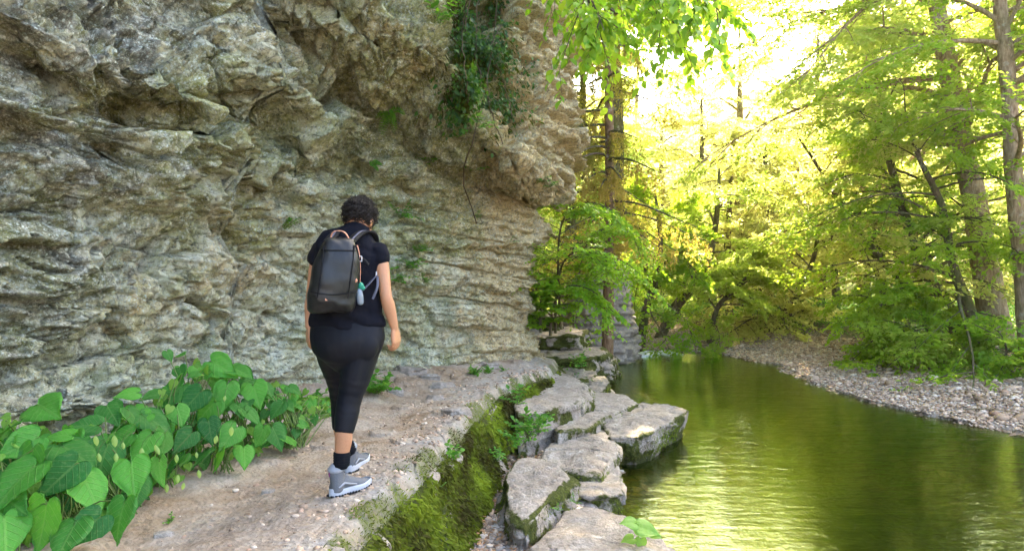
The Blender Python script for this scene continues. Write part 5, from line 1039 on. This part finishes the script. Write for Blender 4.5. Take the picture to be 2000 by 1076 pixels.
# driftwood on the gravel
for k, (a, b, lb) in enumerate([((1880, 796), (2010, 812), 'long thin driftwood stick at the right end of the gravel bank'), ((1850, 762), (1925, 752), 'short pale stick lying across the middle of the gravel'), ((1955, 835), (2010, 832), 'dark stick at the water edge, right end of the gravel')]):
    p, q = U(*a, -.72), U(*b, -.72); p[2] = gz(p[0], p[1]) + .03; q[2] = gz(q[0], q[1]) + .04; mid_ = (p+q)/2 + [0, .08, .03]
    v, f = tube(spline([p, mid_, q], 14) - p, np.linspace(.016, .006, 14), 6, .2); S_ = MB().add(v, f); v, f = tube(np.array([mid_, mid_ + [.15, .2, .06]]) - p, [.008, .003], 5); S_.add(v, f)
    o = S_.build('driftwood', BARKP, None, True); o.location = p; tag(o, lb, 'driftwood', 'sticks on the gravel bank')
# ================================================================== the hiker
HB = np.array([-.99, 3.95, 0.0]); HB[2] = path_z(HB[0], HB[1]) + .012; dz = HB[2]
def Q(px, py, Y):
    p = At(px, py, Y); return p - np.array([HB[0], HB[1], 0])
M_SKIN = mat_simple('skin', (.47, .235, .125), .5, .35, (90, .002), **{'Subsurface_Weight': .08, 'Subsurface_Scale': .02})
M_SHIRT = mat_simple('shirt_black', (.006, .0065, .011), .9, .12, (300, .002)); M_LEGG = mat_simple('leggings_black', (.0035, .0045, .009), .62, .22, (300, .001))
M_SOCK = mat_simple('sock_black', (.008, .009, .012), .95, .1, (250, .003)); M_PACK = mat_simple('pack_black', (.006, .0068, .008), .45, .45, (200, .002)); M_PACKD = mat_simple('pack_trim', (.007, .007, .008), .8, .2)
M_BOOT = mat_simple('boot_grey', (.135, .14, .15), .75, .25, (150, .003)); M_BOOTL = mat_simple('boot_pale', (.30, .31, .33), .7, .25); M_SOLE = mat_simple('sole_pale', (.46, .48, .52), .6, .3); M_TREAD = mat_simple('sole_dark', (.03, .03, .032), .8, .2)
M_PEACH = mat_simple('peach_trim', (.62, .30, .19), .7, .2); M_WEB = mat_simple('grey_webbing', (.115, .115, .14), .85, .2, (250, .002)); M_WHITE = mat_simple('buckle_white', (.62, .62, .62), .4, .4); M_TEAL = mat_simple('teal_cloth', (.01, .22, .13), .5, .4); M_HAIR = mat_simple('hair_dark', (.013, .0085, .006), .55, .35)
M_CLEAR = mat_simple('clear_plastic', (.16, .20, .24), .2, .6)
def limb(pts, rs, rd=None, n=16):
    """closed tapering limb: side radii rs, depth radii rd"""
    p = np.asarray(pts, float); rd = rs if rd is None else rd; k = max(12, len(p)*5); t = np.linspace(0, len(p)-1, k)
    P = spline(p, t=t); A_ = spline(np.array(rs)[:, None], t=t)[:, 0]; B_ = spline(np.array(rd)[:, None], t=t)[:, 0]
    T = np.gradient(P, axis=0); T /= np.linalg.norm(T, axis=1)[:, None]
    x = np.array([1., 0, 0]) if abs(T[:, 0]).mean() < .75 else np.array([0, 0, 1.]); s = x - T*(T@x)[:, None]; s /= np.linalg.norm(s, axis=1)[:, None]; d = np.cross(T, s)
    # rounded ends
    P = np.concatenate([[P[0]-T[0]*A_[0]*.6], [P[0]-T[0]*A_[0]*.45], P, [P[-1]+T[-1]*A_[-1]*.45], [P[-1]+T[-1]*A_[-1]*.6]]); A_ = np.concatenate([[A_[0]*.05, A_[0]*.6], A_, [A_[-1]*.6, A_[-1]*.05]]); B_ = np.concatenate([[B_[0]*.05, B_[0]*.6], B_, [B_[-1]*.6, B_[-1]*.05]])
    s = np.concatenate([s[:1], s[:1], s, s[-1:], s[-1:]]); d = np.concatenate([d[:1], d[:1], d, d[-1:], d[-1:]])
    a = np.linspace(0, 2*np.pi, n, endpoint=False); V = P[:, None] + s[:, None]*(np.cos(a)[None, :, None]*A_[:, None, None]) + d[:, None]*(np.sin(a)[None, :, None]*B_[:, None, None])
    m = len(P); Fc = grid_faces(m, n, True); V = V.reshape(-1, 3)
    # close the tips
    V = np.concatenate([V, [V[:n].mean(0)], [V[-n:].mean(0)]]); i = np.arange(n); c0, c1 = len(V)-2, len(V)-1
    tri = np.concatenate([np.stack([i*0+c0, (i+1) % n, i], 1), np.stack([i*0+c1, (m-1)*n+i, (m-1)*n+(i+1) % n], 1)])
    return V, Fc, tri
def ellip(c, r, rot=None, n=20):
    u = np.linspace(0, np.pi, n); a = np.linspace(0, 2*np.pi, 2*n, endpoint=False)
    V = np.stack([np.sin(u)[:, None]*np.cos(a), np.sin(u)[:, None]*np.sin(a), np.cos(u)[:, None]+0*a[None]], -1).reshape(-1, 3)*r
    if rot is not None: V = V @ np.array(rot.to_matrix()).T if hasattr(rot, 'to_matrix') else V @ rot.T
    return V + np.asarray(c), grid_faces(n, 2*n, True), np.zeros((0, 3), int)
def solid(name, pieces, voxel, mat, parent, smooth_it=4, disp=None, sm=.5):
    """fuse closed pieces into one continuous skin"""
    B = MB()
    for pc in pieces:
        v, q, t = pc; n0 = B.n; B.v.append(v); B.n += len(v); B.c.append(np.full((len(v), 3), .5)); B.q.append(q + n0)
        if len(t): B.t.append(np.asarray(t) + n0)
    o = B.build(name + '_raw', None, None)
    md = o.modifiers.new('r', 'REMESH'); md.mode = 'VOXEL'; md.voxel_size = voxel; md.use_smooth_shade = True
    if smooth_it: s2 = o.modifiers.new('s', 'SMOOTH'); s2.iterations = smooth_it; s2.factor = sm
    dg = bpy.context.evaluated_depsgraph_get(); me = bpy.data.meshes.new_from_object(o.evaluated_get(dg)); bpy.data.objects.remove(o)
    n = len(me.vertices); co = np.empty(n*3, np.float32); me.vertices.foreach_get('co', co); co = co.reshape(-1, 3)
    if disp is not None:
        no = np.empty(n*3, np.float32); me.vertices.foreach_get('normal', no); co = disp(co.astype(float), no.reshape(-1, 3)); me.vertices.foreach_set('co', co.astype(np.float32).ravel()); me.update()
    me.name = name; me.materials.clear(); me.materials.append(mat)
    me.polygons.foreach_set('use_smooth', np.ones(len(me.polygons), bool))
    ob = bpy.data.objects.new(name, me); COL.objects.link(ob); ob.parent = parent; return ob
person = empty('person', tuple(HB)); tag(person, 'person in black t-shirt, cropped black leggings and grey boots walking away with a backpack', 'person')
PZ = lambda l: [np.array(p, float) - [0, 0, dz] for p in l]
# --- joints
Rsh, Rel, Rwr = PZ([Q(741, 487, 3.97), Q(754, 577, 3.93), Q(771, 642, 3.99)])
Lsh, Lel, Lwr = PZ([Q(623, 487, 4.00), Q(609, 578, 4.04), Q(604, 640, 4.02)])
Nk, Hc = PZ([Q(698, 460, 3.97), Q(703, 429, 4.03)])
def arm(a, b, c): return limb([a, a*.55+b*.45, b*1.0, b*.7+c*.3, b*.3+c*.7, c], [.045, .041, .034, .037, .030, .0225], [.047, .043, .036, .039, .030, .026])
def hand(w, palm_dir, side, curl, thumb):
    """palm, four fingers of unequal length bent at their knuckles, and a thumb from the side of the palm"""
    pd = np.array(palm_dir, float); pd /= np.linalg.norm(pd); sd_ = np.array(side, float); sd_ -= pd*(sd_ @ pd); sd_ /= np.linalg.norm(sd_); cu = np.array(curl, float); cu -= pd*(cu @ pd) + sd_*(cu @ sd_); cu /= np.linalg.norm(cu)
    out = []; k = w + pd*.082
    for j in range(5):
        o_ = (j-2)*.015; out.append(limb([w + sd_*o_*.55 + pd*.0, w + sd_*o_ + pd*.045, k + sd_*o_*1.1], [.013, .0135, .0115]))
    for j, (ln, b) in enumerate([(.072, .5), (.080, .62), (.074, .75), (.058, .9)]):
        s = k + sd_*(-.029 + j*.0195) - pd*.004*abs(j-1.3); a = b
        p1 = s + (pd*math.cos(a*.6) + cu*math.sin(a*.6))*ln*.45; p2 = p1 + (pd*math.cos(a*1.7) + cu*math.sin(a*1.7))*ln*.32; p3 = p2 + (pd*math.cos(a*2.6) + cu*math.sin(a*2.6))*ln*.23
        out.append(limb([s - pd*.008, s, p1, p2, p3], [.0095, .0093, .0085, .0078, .0066], n=10))
    t0 = w + pd*.028 - sd_*.026; t1 = t0 + (pd*.6 - sd_*.75*thumb + cu*.35)*.036; t2 = t1 + (pd*.85 - sd_*.3*thumb + cu*.5)*.030
    out.append(limb([w + pd*.012 - sd_*.012, t0, t1, t2], [.013, .0125, .0098, .0082], n=10)); return out
body = [arm(Rsh, Rel, Rwr), arm(Lsh, Lel, Lwr)]
body += hand(Rwr, (.10, .10, -1), (-.35, -.9, 0), (-.8, .2, 0), 1.0) + hand(Lwr, (-.02, -.02, -1), (.45, -.85, 0), (.7, .3, 0), 1.0)
body += [limb([Nk - [0, .01, .06], Nk, (Nk+Hc)/2 + [0, .0, 0], Hc - [0, .0, .03]], [.075, .064, .059, .06], [.07, .062, .058, .065])]
hr = Matrix.Rotation(math.radians(-24), 3, 'X') @ Matrix.Rotation(0, 3, 'Z'); hm = np.array(Matrix.Rotation(math.radians(-14), 3, 'Z') @ hr)
body += [ellip(Hc + [0, .01, .0], (.076, .096, .108), hm), ellip(Hc + hm @ np.array([0, .045, -.055]), (.058, .058, .062), hm)]
body += [ellip(Hc + hm @ np.array([0, .103, -.018]), (.013, .020, .020), hm, 10), ellip(Hc + hm @ np.array([0, .098, -.055]), (.024, .010, .010), hm, 10)]   # nose, lips
for sx in (-1, 1): body += [ellip(Hc + hm @ np.array([sx*.080, -.004, -.020]), (.008, .018, .031), hm, 10), ellip(Hc + hm @ np.array([sx*.030, .086, .012]), (.017, .012, .010), hm, 8)]
tors = lambda rows, pad=0: limb([((a+b)/2, 0, 0) for a, b in rows], [1]*len(rows))
def rowsolid(rows, Yc, pad=0.0):
    """rows: (left px, right px, py, half depth, depth shift) from top to bottom"""
    P, A_, B_ = [], [], []
    for l, r_, py, hd, sh in rows:
        c = Q((l+r_)/2, py, Yc + sh) - [0, 0, dz]; P.append(c); A_.append((r_-l)/2/F*(Yc+sh) + pad); B_.append(hd + pad)
    return limb(P, A_, B_, 28)
torso_rows = [(668, 728, 455, .060, 0), (640, 744, 468, .085, 0), (622, 752, 485, .100, 0), (622, 744, 515, .112, 0), (624, 738, 550, .112, 0), (620, 738, 585, .108, 0), (614, 744, 615, .115, 0), (612, 745, 640, .118, 0), (618, 740, 662, .110, 0)]
body += [rowsolid(torso_rows, 3.97, -.012)]
RL = [(712, 662, 3.97, 36, .11), (704, 700, 3.96, 32, .10), (693, 741, 3.95, 28.5, .088), (683, 778, 3.94, 23.5, .068), (677, 812, 3.92, 22.5, .064), (672, 842, 3.90, 18.5, .054), (671, 860, 3.90, 18, .05), (668, 884, 3.90, 15.5, .043), (667, 908, 3.90, 14.5, .042)]
LL = [(647, 662, 3.98, 36, .11), (649, 700, 4.09, 27, .085), (659, 741, 4.21, 20.5, .072), (662, 778, 4.32, 16.5, .056), (664, 812, 4.38, 16, .050), (665, 835, 4.40, 15.5, .048), (669, 850, 4.40, 15.5, .047), (676, 866, 4.40, 14, .042), (682, 882, 4.40, 14, .042)]
def leg(rows, pad=0.0, a=0, b=99):
    R_ = rows[a:b]; return limb([Q(c, py, Y) - [0, 0, dz] for c, py, Y, h, d in R_], [h/F*Y + pad for c, py, Y, h, d in R_], [d + pad for *_, d in R_], 24)
body += [leg(RL, -.016, 0, 5), leg(LL, -.016, 0, 5), leg(RL, -.004, 4, 9), leg(LL, -.004, 4, 9)]
solid('body', body, .0045, M_SKIN, person, 3)
# --- shirt
def folds(amp, fx, fz, s):
    def f(co, no):
        n = fbm(co[:, 0]*fx, co[:, 1]*fx, co[:, 2]*fz, o=3, s=s); return co + no*(amp*n)[:, None]
    return f
sh_rows = [(672, 728, 450, .060, 0), (655, 737, 460, .075, 0), (634, 748, 472, .092, 0), (618, 753, 487, .106, 0), (618, 746, 515, .120, 0), (619, 741, 550, .122, 0), (614, 743, 585, .120, 0), (609, 747, 612, .127, 0), (606, 750, 636, .132, 0)]
slv = lambda a, b, q: limb([a*.9 + (Nk - [0, 0, .03])*.1, a + (b-a)*.15, a + (b-a)*q], [.058, .058, .056], [.064, .062, .060])
def shirt_disp(co, no):
    z0 = Q(680, 640, 3.97)[2] - dz; n = fbm(co[:, 0]*9, co[:, 1]*9, co[:, 2]*5, o=3, s=301); lo_ = ss(.25, 0, co[:, 2] - z0)
    # drag folds from shoulder to waist, slack above the hem
    w = np.sin(co[:, 2]*60 + co[:, 0]*22 + 5*fbm(co[:, 0]*4, co[:, 1]*4, co[:, 2]*4, s=305)); return co + no*(.008*n + .0045*w*(.4 + lo_))[:, None]
solid('t_shirt', [rowsolid(sh_rows, 3.97, .004), slv(Rsh, Rel, .27), slv(Lsh, Lel, .27)], .007, M_SHIRT, person, 5, shirt_disp)
# --- leggings
pel = [(612, 746, 622, .118, 0), (607, 750, 645, .130, -.005), (608, 751, 668, .138, -.012), (617, 746, 686, .122, -.01), (632, 734, 700, .09, 0)]
solid('leggings', [rowsolid(pel, 3.97, .002), leg(RL, .002, 0, 6), leg(LL, .002, 0, 6), ellip(Q(708, 672, 3.905) - [0, 0, dz], (.095, .065, .105)), ellip(Q(648, 672, 3.915) - [0, 0, dz], (.095, .065, .105))], .0065, M_LEGG, person, 5,
      lambda co, no: co + no*(.0010*np.sin(co[:, 2]*120 + 6*fbm(co[:, 0]*6, co[:, 1]*6, co[:, 2]*6, s=311))*(np.abs(co[:, 2]-.56) < .1) + .002*fbm(co[:, 0]*12, co[:, 1]*12, co[:, 2]*12, s=312))[:, None])
for rows, nm in ((RL, 'sock'), (LL, 'sock')):
    solid('sock', [leg(rows, .0035, 7, 9)] if rows is RL else [leg(rows, .0035, 7, 9)], .005, M_SOCK, person, 2, lambda co, no: co + no*(.0015*np.sin(co[:, 2]*420))[:, None])
# --- hair: a cap with a mass of little curls
def hair():
    r = np.random.RandomState(41); pcs = [ellip(Hc + hm @ np.array([0, -.012, .034]), (.084, .097, .088), hm)]
    cap = solid('hair', pcs, .006, M_HAIR, person, 0, lambda co, no: co + no*(.010*fbm(co[:, 0]*45, co[:, 1]*45, co[:, 2]*45, o=3, s=321))[:, None])
    S_ = MB(); C0 = Hc + hm @ np.array([0, -.012, .034])
    for i in range(1500):
        d = r.normal(0, 1, 3); d /= np.linalg.norm(d); dl = np.array([d[0], d[1], d[2]])
        if dl[2] < -.8 or (dl[1] > .55 and dl[2] < .3): continue
        p = C0 + hm @ (dl*[.083, .096, .087]); n = hm @ dl; t = np.cross(n, r.normal(0, 1, 3)); t /= np.linalg.norm(t); b = np.cross(n, t); m = 9; u = np.linspace(0, 1, m)[:, None]; R0 = r.uniform(.005, .010); tw = r.uniform(5, 9); ln = r.uniform(.010, .032)
        path = p + n*ln*u + (t*np.cos(u*tw) + b*np.sin(u*tw))*R0 + np.array([0, 0, -.006])*u*u; v, f = tube(path, np.linspace(.0028, .0014, m), 4); S_.add(v, f)
    S_.build('curls', M_HAIR, cap)
hair()
# --- boots
def boot(heel, yaw, pitch=0, s=1.0):
    """heel: ground point under the heel; yaw: toe direction from +Y clockwise"""
    c, sn = math.cos(yaw), math.sin(yaw)
    def R_(v):
        v = np.asarray(v, float)*s; x, y, z = v[..., 0], v[..., 1], v[..., 2]; y2 = y*math.cos(pitch) + z*math.sin(pitch); z2 = -y*math.sin(pitch) + z*math.cos(pitch) if pitch else z
        return np.stack([x*c + y2*sn, -x*sn + y2*c, z2], -1) + heel
    sec = [(.0, .034, .030, .045), (.04, .036, .042, .055), (.09, .036, .048, .060), (.14, .040, .040, .052), (.19, .045, .030, .040), (.24, .042, .024, .034), (.275, .028, .018, .028)]
    P = R_([(0, y + .015, z) for y, w_, h, z in sec]); up = []
    a = np.linspace(0, 2*np.pi, 20, endpoint=False); V = []
    for (y, w_, h, z) in [(-.004, .01, .01, .05)] + sec + [(.292, .006, .006, .03)]:
        V.append(R_(np.stack([np.cos(a)*w_, a*0 + y + .012, z + np.sin(a)*h], 1)))
    V = np.concatenate(V); m = len(sec) + 2; Fc = grid_faces(m, 20, True); V = np.concatenate([V, [V[:20].mean(0)], [V[-20:].mean(0)]]); i = np.arange(20); tri = np.concatenate([np.stack([i*0+len(V)-2, (i+1) % 20, i], 1), np.stack([i*0+len(V)-1, (m-1)*20+i, (m-1)*20+(i+1) % 20], 1)])
    sh = limb([R_((0, .055, .03)), R_((0, .050, .09)), R_((0, .046, .135)), R_((0, .042, .158))], [.038, .040, .043, .044], [.052, .050, .047, .046])
    ob = solid('boot', [(V, Fc, tri), sh], .005, M_BOOT, person, 3, lambda co, no: co + no*(.0012*fbm(co[:, 0]*40, co[:, 1]*40, co[:, 2]*40, s=331))[:, None])
    # sole: outsole outline swept up
    t = np.linspace(0, 2*np.pi, 48, endpoint=False); yy_ = .145 - .152*np.cos(t); wv = np.interp(yy_, [-.01, .02, .07, .12, .19, .25, .285, .30], [.016, .036, .040, .037, .048, .044, .030, .010]); xx = np.where(np.sin(t) > 0, 1, -1)*wv*np.clip(np.abs(np.sin(t))*3, 0, 1)
    S_ = MB(); rows = []
    for z, g in ((.0, .96), (.012, 1.0), (.024, 1.03), (.034, 1.02), (.038, .9)):
        lift = .016*ss(.20, .30, yy_) ; rows.append(R_(np.stack([xx*g, yy_*(1 if g > .95 else .99) + .003, z + lift*(1) + .010*ss(.08, 0, yy_)*(z > .01)], 1)))
    S_.add(np.concatenate(rows), grid_faces(5, 48, True)); so = S_.build('sole', M_SOLE, ob)
    T_ = MB()
    for k in range(15):
        y = .0 + k*.020
        for sx in (-1, 1):
            w_ = np.interp(y, [-.01, .02, .07, .12, .19, .25, .285, .30], [.016, .036, .040, .037, .048, .044, .030, .010]); c0 = np.array([sx*w_*.9, y, .003 + .016*float(ss(.20, .30, y))]); bx = np.array([(a_, b_, c_) for a_ in (-.009, .009) for b_ in (-.006, .006) for c_ in (-.007, .004)])
            T_.add(R_(bx + c0), np.array([(0, 1, 3, 2), (4, 6, 7, 5), (0, 4, 5, 1), (2, 3, 7, 6), (0, 2, 6, 4), (1, 5, 7, 3)]))
    T_.build('tread', M_TREAD, ob, False)
    col = limb([R_((0, .042, .150)), R_((0, .041, .163)), R_((0, .040, .170))], [.047, .048, .044], [.050, .050, .046]); c2 = solid('collar', [col], .005, M_BOOTL, ob, 2)
    L_ = MB()
    for k in range(6):
        y0, z0 = .085 + k*.016, .125 - k*.0125; L_.add(*tube(R_(np.array([(-.026, y0, z0 - .006), (0, y0 + .004, z0 + .008), (.026, y0 + .008, z0 - .008)])), .0022, 5))
    L_.build('laces', M_BOOTL, ob)
    pt_ = MB(); v, f = tube(R_(np.array([(.046, .03, .055), (.049, .07, .075), (.047, .11, .062), (.049, .16, .05)])), [.005, .007, .006, .004], 6); pt_.add(v, f); v, f = tube(R_(np.array([(-.046, .03, .055), (-.049, .07, .075), (-.047, .11, .062), (-.049, .16, .05)])), [.005, .007, .006, .004], 6); pt_.add(v, f); pt_.build('side_trim', M_BOOTL, ob)
    pp_ = MB(); v, f = tube(R_(np.array([(.0, -.004, .12), (.0, -.008, .14), (.0, -.002, .165)])), [.003, .004, .003], 6); pp_.add(v, f); pp_.build('pull_tab', mat_simple('plum_loop', (.25, .05, .16), .7, .2), ob)
    return ob
boot(Q(645, 955, 3.87)*[1, 1, 0] + [0, 0, .0], math.radians(40), 0, .94)
lf = Q(678, 893, 4.38)*[1, 1, 0]; boot(lf + [0, 0, path_z(lf[0] + HB[0], lf[1] + HB[1]) - dz + .004], math.radians(12))
# --- backpack
yaw = math.radians(-20); cyw, syw = math.cos(yaw), math.sin(yaw)
pc0 = Q(655, 532, 3.755) - [0, 0, dz]                      # middle of the bag
def bp_(v):
    v = np.asarray(v, float); x, y, z = v[..., 0], v[..., 1], v[..., 2]; lean = .05*z
    return np.stack([x*cyw + y*syw, -x*syw*1.0 + y*cyw, z], -1)[..., :] + pc0 + np.stack([.16*z, -lean, 0*z], -1)
def superell(w_, d, n=48, e=.62):
    a = np.linspace(0, 2*np.pi, n, endpoint=False); return np.stack([w_*np.sign(np.cos(a))*np.abs(np.cos(a))**e, d*np.sign(np.sin(a))*np.abs(np.sin(a))**e], 1)
prof = [(-.225, .03, .03, 0), (-.222, .085, .06, 0), (-.205, .122, .092, 0), (-.17, .130, .112, 0), (-.11, .133, .118, 0), (-.03, .128, .114, 0), (.06, .117, .102, .004), (.13, .102, .086, .008), (.185, .084, .066, .014), (.212, .070, .045, .02), (.222, .03, .02, .025)]
zq = np.linspace(0, len(prof)-1, 60); pr = spline(np.array(prof), t=zq); V = []
for z, w_, d, sh in pr:
    xy = superell(w_, d); z = z if z < 0 else z*.88; V.append(bp_(np.stack([xy[:, 0], xy[:, 1] + sh, np.full(48, z)], 1)))
V = np.concatenate(V); m = len(pr); V = np.concatenate([V, [V[:48].mean(0)], [V[-48:].mean(0)]]); i = np.arange(48); tri = np.concatenate([np.stack([i*0+len(V)-2, (i+1) % 48, i], 1), np.stack([i*0+len(V)-1, (m-1)*48+i, (m-1)*48+(i+1) % 48], 1)])
pack = empty('backpack', tuple(HB)); tag(pack, 'black backpack with peach zip and handle, worn by the hiker', 'backpack')
def pk_disp(co, no):
    n = fbm(co[:, 0]*10, co[:, 1]*10, co[:, 2]*6, o=3, s=341); w = np.sin((co[:, 2] + .4*co[:, 0])*46 + 7*fbm(co[:, 0]*5, co[:, 1]*5, co[:, 2]*5, s=342)); low = ss(1.25, 1.0, co[:, 2]); return co + no*(.009*n + .0042*w*(.35+low))[:, None]
bag = solid('bag', [(V, grid_faces(m, 48, True), tri)], .007, M_PACK, pack, 2, pk_disp)
def onbag(x, z, side='back', out=.004):
    """point on the bag's surface: side back faces the camera"""
    z = z if z < 0 else z*.88; k = np.interp(z, pr[:, 0]*np.where(pr[:, 0] > 0, .88, 1), np.arange(m)); w_, d, sh = [np.interp(k, np.arange(m), pr[:, q]) for q in (1, 2, 3)]; e = .62
    if side == 'back': xx = np.clip(x/w_, -.99, .99); y = -d*(1-np.abs(xx)**(2/e))**(e/2) + sh - out; return bp_(np.array([x, y, z]))
    yy_ = np.clip(x/d, -.99, .99); xx = w_*(1-np.abs(yy_)**(2/e))**(e/2) + out; return bp_(np.array([xx, x + sh, z]))
def strip(pts, rad, mat, name, par, n=6, k=24, flat=None):
    p = spline(np.array(pts), k); v, f = tube(p, rad, n); o = MB().add(v, f).build(name, mat, par); return o
def ribbon(pts, wdir, w_, th, mat, name, par, k=20):
    p = spline(np.array(pts), k); wd = np.array(wdir, float); wd /= np.linalg.norm(wd); T = np.gradient(p, axis=0); T /= np.linalg.norm(T, axis=1)[:, None]; s = wd - T*(T@wd)[:, None]; s /= np.linalg.norm(s, axis=1)[:, None]; n_ = np.cross(T, s)
    V = np.stack([p + s*w_ + n_*th, p - s*w_ + n_*th, p - s*w_ - n_*th, p + s*w_ - n_*th], 1).reshape(-1, 3); Fc = np.concatenate([grid_faces(k, 4, True), [[0, 1, 2, 3]], [[4*k-4, 4*k-1, 4*k-2, 4*k-3]]]); return MB().add(V, Fc).build(name, mat, par, False)
strip([onbag(-.085, z) for z in np.linspace(.16, -.14, 9)], .0035, M_PACKD, 'seam', pack); strip([onbag(.075, z) for z in np.linspace(.17, -.14, 9)], .0035, M_PACKD, 'seam', pack)
strip([onbag(x, -.10 - .02*math.cos(x*12)) for x in np.linspace(-.12, .12, 11)], .0035, M_PACKD, 'pocket_seam', pack)
strip([onbag(x, .135) for x in np.linspace(-.095, .095, 9)], .003, M_PACKD, 'top_seam', pack)
strip([onbag(-.03, z, 's', .005) for z in np.linspace(.17, -.06, 12)], .0048, M_PEACH, 'zip', pack)
strip([onbag(-.05, z, 's', .003) for z in np.linspace(.17, -.15, 12)], .004, M_PACKD, 'seam', pack)
top = bp_(np.array([0, .03, .182])); ribbon([top + [-.055, .0, -.01], top + [-.035, -.015, .035], top + [.0, -.02, .047], top + [.035, -.015, .035], top + [.060, .0, -.012]], (0, 1, .1), .009, .002, M_PEACH, 'grab_handle', pack)
def box(c, h, ax, mat, name, par, r=.3):
    bx = np.array([(a_, b_, c_) for a_ in (-1, 1) for b_ in (-1, 1) for c_ in (-1, 1)])*h; bx = np.stack([bx[:, 0]*cyw + bx[:, 1]*syw, -bx[:, 0]*syw + bx[:, 1]*cyw, bx[:, 2]], 1)
    o = MB().add(bx + c, np.array([(0, 1, 3, 2), (4, 6, 7, 5), (0, 4, 5, 1), (2, 3, 7, 6), (0, 2, 6, 4), (1, 5, 7, 3)])).build(name, mat, par, False); bv = o.modifiers.new('b', 'BEVEL'); bv.width = min(h)*r; bv.segments = 2; return o
bc = onbag(-.035, .085, 's', .008)
v = [bc + np.array([a_*.010, -.003, b_*.014]) for a_, b_ in ((-1, -1), (1, -1), (1, 1), (-1, 1), (-1, -1))]; fr = MB()
for a_, b_ in zip(v[:-1], v[1:]): fr.add(*tube(np.array([a_, b_]), .0026, 6))
fr.build('buckle', M_WHITE, pack); ribbon([bc + [-.045, -.012, .004], bc + [-.01, 0, 0], bc + [.02, .01, -.004], bc + [.042, .02, -.035]], (0, .2, 1), .008, .002, M_PACKD, 'compression_strap', pack)
lg = onbag(-.035, -.145, 'back', .003); box(lg, (.008, .0015, .006), None, M_PEACH, 'logo_patch', pack); rv = onbag(.108, -.045, 'back', .004); v, f, t = ellip(rv, (.007, .005, .010), None, 8); MB().add(v, f).build('rivet', M_PEACH, pack)
tl = onbag(-.045, -.075, 's', .012); solid('teal_cloth', [ellip(tl + [0, 0, .0], (.016, .02, .022)), ellip(tl + [.014, 0, -.012], (.012, .012, .014))], .004, M_TEAL, pack, 1, folds(.004, 60, 60, 351)); solid('pocket_bottle', [limb([tl + [-.008, -.004, -.02], tl + [-.004, -.002, -.055], tl + [0, 0, -.095]], [.016, .02, .018])], .004, M_CLEAR, pack, 1)
# shoulder straps over the shoulders, side webbing under the arm
for sx, (a_, b_) in ((1, ((706, 458), (726, 463))), (-1, ((655, 458), (640, 463)))):
    p0 = bp_(np.array([sx*.06, .02, .17])); p1 = Q(*a_, 3.90) + [0, 0, .012 - dz]; p2 = Q(b_[0], b_[1], 3.97) + [0, 0, .022 - dz]; p3 = Q(b_[0] + sx*6, b_[1] + 12, 4.06) - [0, 0, dz]; p4 = Q(b_[0] + sx*4, b_[1] + 50, 4.10) - [0, 0, dz]
    ribbon([p0, p1, p2, p3, p4], (1, 0, 0), .026, .006, M_PACKD, 'shoulder_strap', pack); ribbon([p0 + [0, 0, .004], p1 + [0, -.004, .007], p2 + [0, 0, .009]], (1, 0, 0), .006, .002, M_WEB, 'load_strap', pack)
us = Q(737, 535, 3.93) - [0, 0, dz]; lowp = onbag(.02, -.13, 's', .003); ribbon([us, (us+lowp)/2 + [.01, -.02, 0], lowp], (1, 0, .5), .009, .0015, M_WEB, 'lower_strap', pack); ribbon([us, Q(737, 560, 3.86) - [0, 0, dz], Q(728, 584, 3.85) - [0, 0, dz]], (1, 0, 0), .007, .0015, M_WEB, 'strap_tail', pack); box(us + [0, -.008, .0], (.008, .004, .014), None, M_WHITE, 'strap_buckle', pack)

# ------------------------------------------------------------------ the warm air of the gorge
hz_m = bpy.data.materials.new('haze_air'); hz_m.use_nodes = True; t_ = hz_m.node_tree; t_.nodes.clear()
o_ = t_.nodes.new('ShaderNodeOutputMaterial'); pv = t_.nodes.new('ShaderNodeVolumePrincipled')
pv.inputs['Color'].default_value = (1.0, .93, .72, 1); pv.inputs['Density'].default_value = .0005; pv.inputs['Anisotropy'].default_value = .72
t_.links.new(pv.outputs[0], o_.inputs['Volume'])
x0, x1, y0, y1, z0, z1 = -70, 110, -25, 160, -4, 75
vv = [(a, b, c) for a in (x0, x1) for b in (y0, y1) for c in (z0, z1)]
hz_o = mesh('haze', vv, np.array([(0, 1, 3, 2), (4, 6, 7, 5), (0, 4, 5, 1), (2, 3, 7, 6), (0, 2, 6, 4), (1, 5, 7, 3)]), hz_m); tag(hz_o, kind='stuff')
